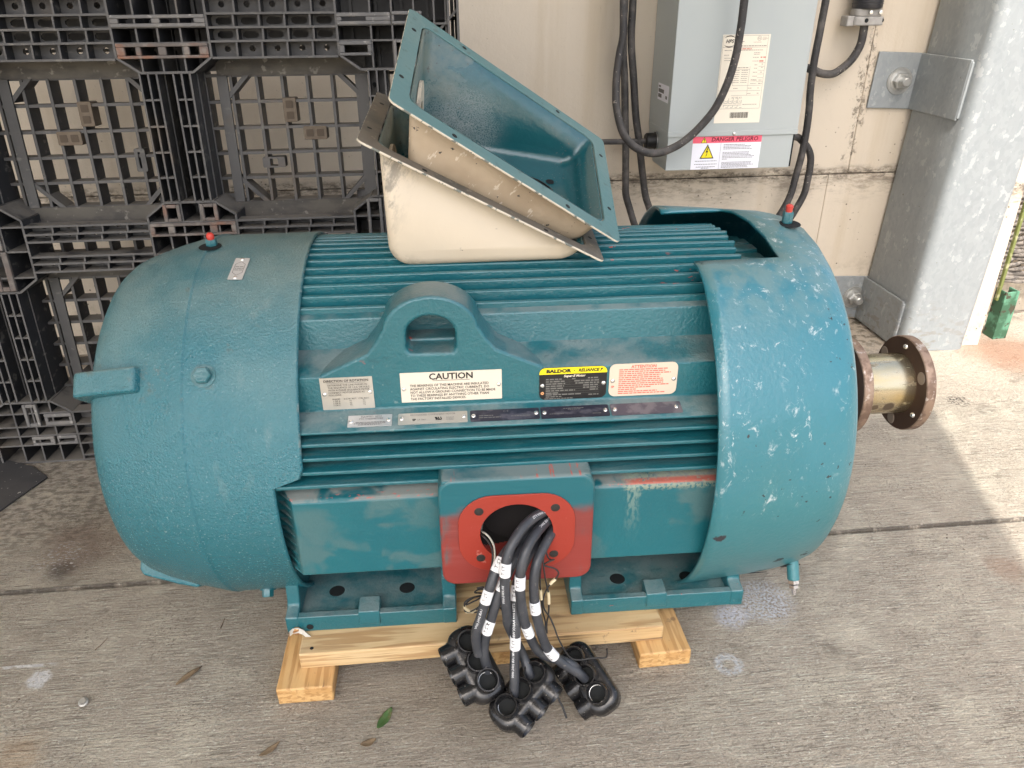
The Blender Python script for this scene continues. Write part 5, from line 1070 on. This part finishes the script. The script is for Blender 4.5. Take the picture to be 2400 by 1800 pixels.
wire('straight thin wire nearest the rightmost lead, with a short beige sleeve', [(.01, -.38, .33), (.001, -.43, .327), (-.005, -.45, .317), (-.007, -.455, .289), (-.006, -.455, .26), (-.004, -.455, .237), (-.002, -.46, .214), (.003, -.46, .190), (.002, -.47, .172)], .0015, m_wire, ((.48, .60),))
wire('thin wire with a long beige sleeve hanging right of the leads', [(.012, -.38, .34), (.005, -.43, .34), (-.001, -.45, .327), (.001, -.455, .301), (.005, -.455, .276), (.009, -.455, .254), (.010, -.455, .229), (.009, -.46, .209), (.006, -.46, .186), (.005, -.47, .17)], .0015, m_wire, ((.54, .66),))
wire('long curly thin wire ending in a bent tip over the right connector', [(.02, -.36, .33), (.009, -.41, .327), (.011, -.425, .316), (.016, -.432, .313), (.021, -.436, .317), (.012, -.437, .314), (.002, -.438, .308), (.012, -.439, .303), (.023, -.44, .298), (.029, -.442, .289), (.023, -.444, .278), (.013, -.446, .268), (.004, -.45, .254), (-.001, -.455, .237), (.001, -.46, .221), (.011, -.465, .204), (.017, -.472, .190), (.026, -.48, .163), (.039, -.485, .134), (.05, -.487, .118), (.066, -.487, .112), (.092, -.485, .112), (.115, -.485, .110), (.119, -.485, .118), (.118, -.485, .133)], .0016, m_wire, ((.42, .46),))
wire('thin black wire hanging down between the middle and right connectors', [(-.006, -.475, .13), (-.004, -.477, .105), (.003, -.484, .082), (.011, -.492, .064), (.018, -.502, .055), (.023, -.512, .041), (.031, -.522, .026), (.036, -.532, .010)], .002, m_wire)
wire('tangled coil of thin black wire resting on the board left of the leads', [(-.102, -.42, .244), (-.116, -.41, .236), (-.125, -.405, .224), (-.109, -.4, .215), (-.096, -.4, .202), (-.109, -.4, .185), (-.131, -.4, .173), (-.145, -.4, .174), (-.143, -.395, .186), (-.13, -.39, .196), (-.112, -.39, .201), (-.094, -.39, .193), (-.098, -.395, .176), (-.122, -.4, .169), (-.142, -.405, .183), (-.145, -.405, .2), (-.13, -.4, .207), (-.11, -.395, .203), (-.09, -.395, .19), (-.07, -.40, .165)], .0016, m_wire, ((.30, .36), (.70, .76)))
wire('looser loop of thin black wire above the coil left of the leads', [(-.121, -.41, .239), (-.109, -.41, .24), (-.102, -.405, .224), (-.116, -.4, .204), (-.134, -.395, .189), (-.146, -.4, .186), (-.14, -.405, .176), (-.122, -.405, .184), (-.102, -.4, .198)], .0016, m_wire)
# ------------------------------------------------------------------ small things on the concrete
def leaf(label, p, ln, wd, rz, m, curl=.25, tilt=0):
    bm = B(); n_ = 8; rows = []
    for i in range(n_+1):
        t = i/n_; hw = wd*math.sin(math.pi*min(1, t*.93+.05))**.8; z = .004+curl*ln*(t-.5)**2
        rows.append([bm.verts.new(((t-.5)*ln, s*hw, z+abs(s)*hw*.45+random.uniform(0, .001))) for s in (-1, -.5, 0, .5, 1)])
    for a, b2 in zip(rows, rows[1:]):
        for q in range(4): bm.faces.new((a[q], a[q+1], b2[q+1], b2[q]))
    o = obj('leaf', bm, m, None, 60, solid=.0006); o.location = p; o.rotation_euler = (tilt, 0, rz); return tag(o, label, 'leaf')
leaf('curled green leaf on the concrete in front of the left foot', (-.308, -.495, .001), .052, .010, R(62), m_leaf, .5)
leaf('dry brown leaf near the bottom edge, left of the connectors', (-.515, -.54, .001), .042, .0065, R(40), m_dry, .6)
leaf('crumpled dry leaf at the bottom edge below the connectors', (-.336, -.545, .001), .030, .008, R(20), m_dry, .9)
leaf('faded flat leaf on the concrete left of the pine runner', (-.71, -.345, .0005), .06, .007, R(48), m_dry, .1)
bm = B(); lathe(bm, [(0, 0), (0, .0095), (.002, .0095), (.003, .007), (.0065, .006), (.0065, 0)], Matrix.Rotation(R(18), 4, 'X'), 20); wn = tag(obj('washer_nut', bm, m_zinc, None, 40), 'small zinc flanged nut lying on the concrete at lower left', 'nut'); wn.location = (-.901, -.388, .003)
def twig(label, pts, r=.0011):
    bm = B(); tube(bm, spline(pts, 4), lambda t: r*(1-.6*t), 6); return tag(obj('twig', bm, m_dry, None, 60), label, 'twig')
twig('thin dry twig on the concrete left of the pine runner', [(-.93, -.25, .002), (-.921, -.236, .003), (-.915, -.215, .002)]); twig('short dark twig on the concrete below the fan cover', [(-.678, -.215, .002), (-.676, -.195, .003), (-.676, -.185, .002)], .0013)
twig('straw stuck to the lower wall behind the shroud', [(1.10, 1.285, .395), (1.14, 1.284, .399), (1.175, 1.283, .402)], .0016)
gb = B(); rg = random.Random(12)
for i in range(420):
    x, y = rg.uniform(-1.6, 2.1), rg.choice((rg.uniform(-.7, .6), rg.uniform(-.7, .0))); s = rg.uniform(.0009, .0026)
    if rg.random() < .06: s *= 1.7
    bmesh.ops.create_icosphere(gb, subdivisions=1, radius=s, matrix=Matrix.Translation((x, y, s*.5)) @ Matrix.Rotation(rg.uniform(0, 3), 4, 'Z') @ Matrix.Diagonal((1, rg.uniform(.5, 1), rg.uniform(.4, .8), 1)))
tag(obj('grit', gb, mat('pale_grit', (.40, .36, .30), .9, layers=[((('n', 3, .5, .6),), (.13, .10, .07))]), None, 0), 'fine pale grit scattered on the concrete', None, None, 'stuff')
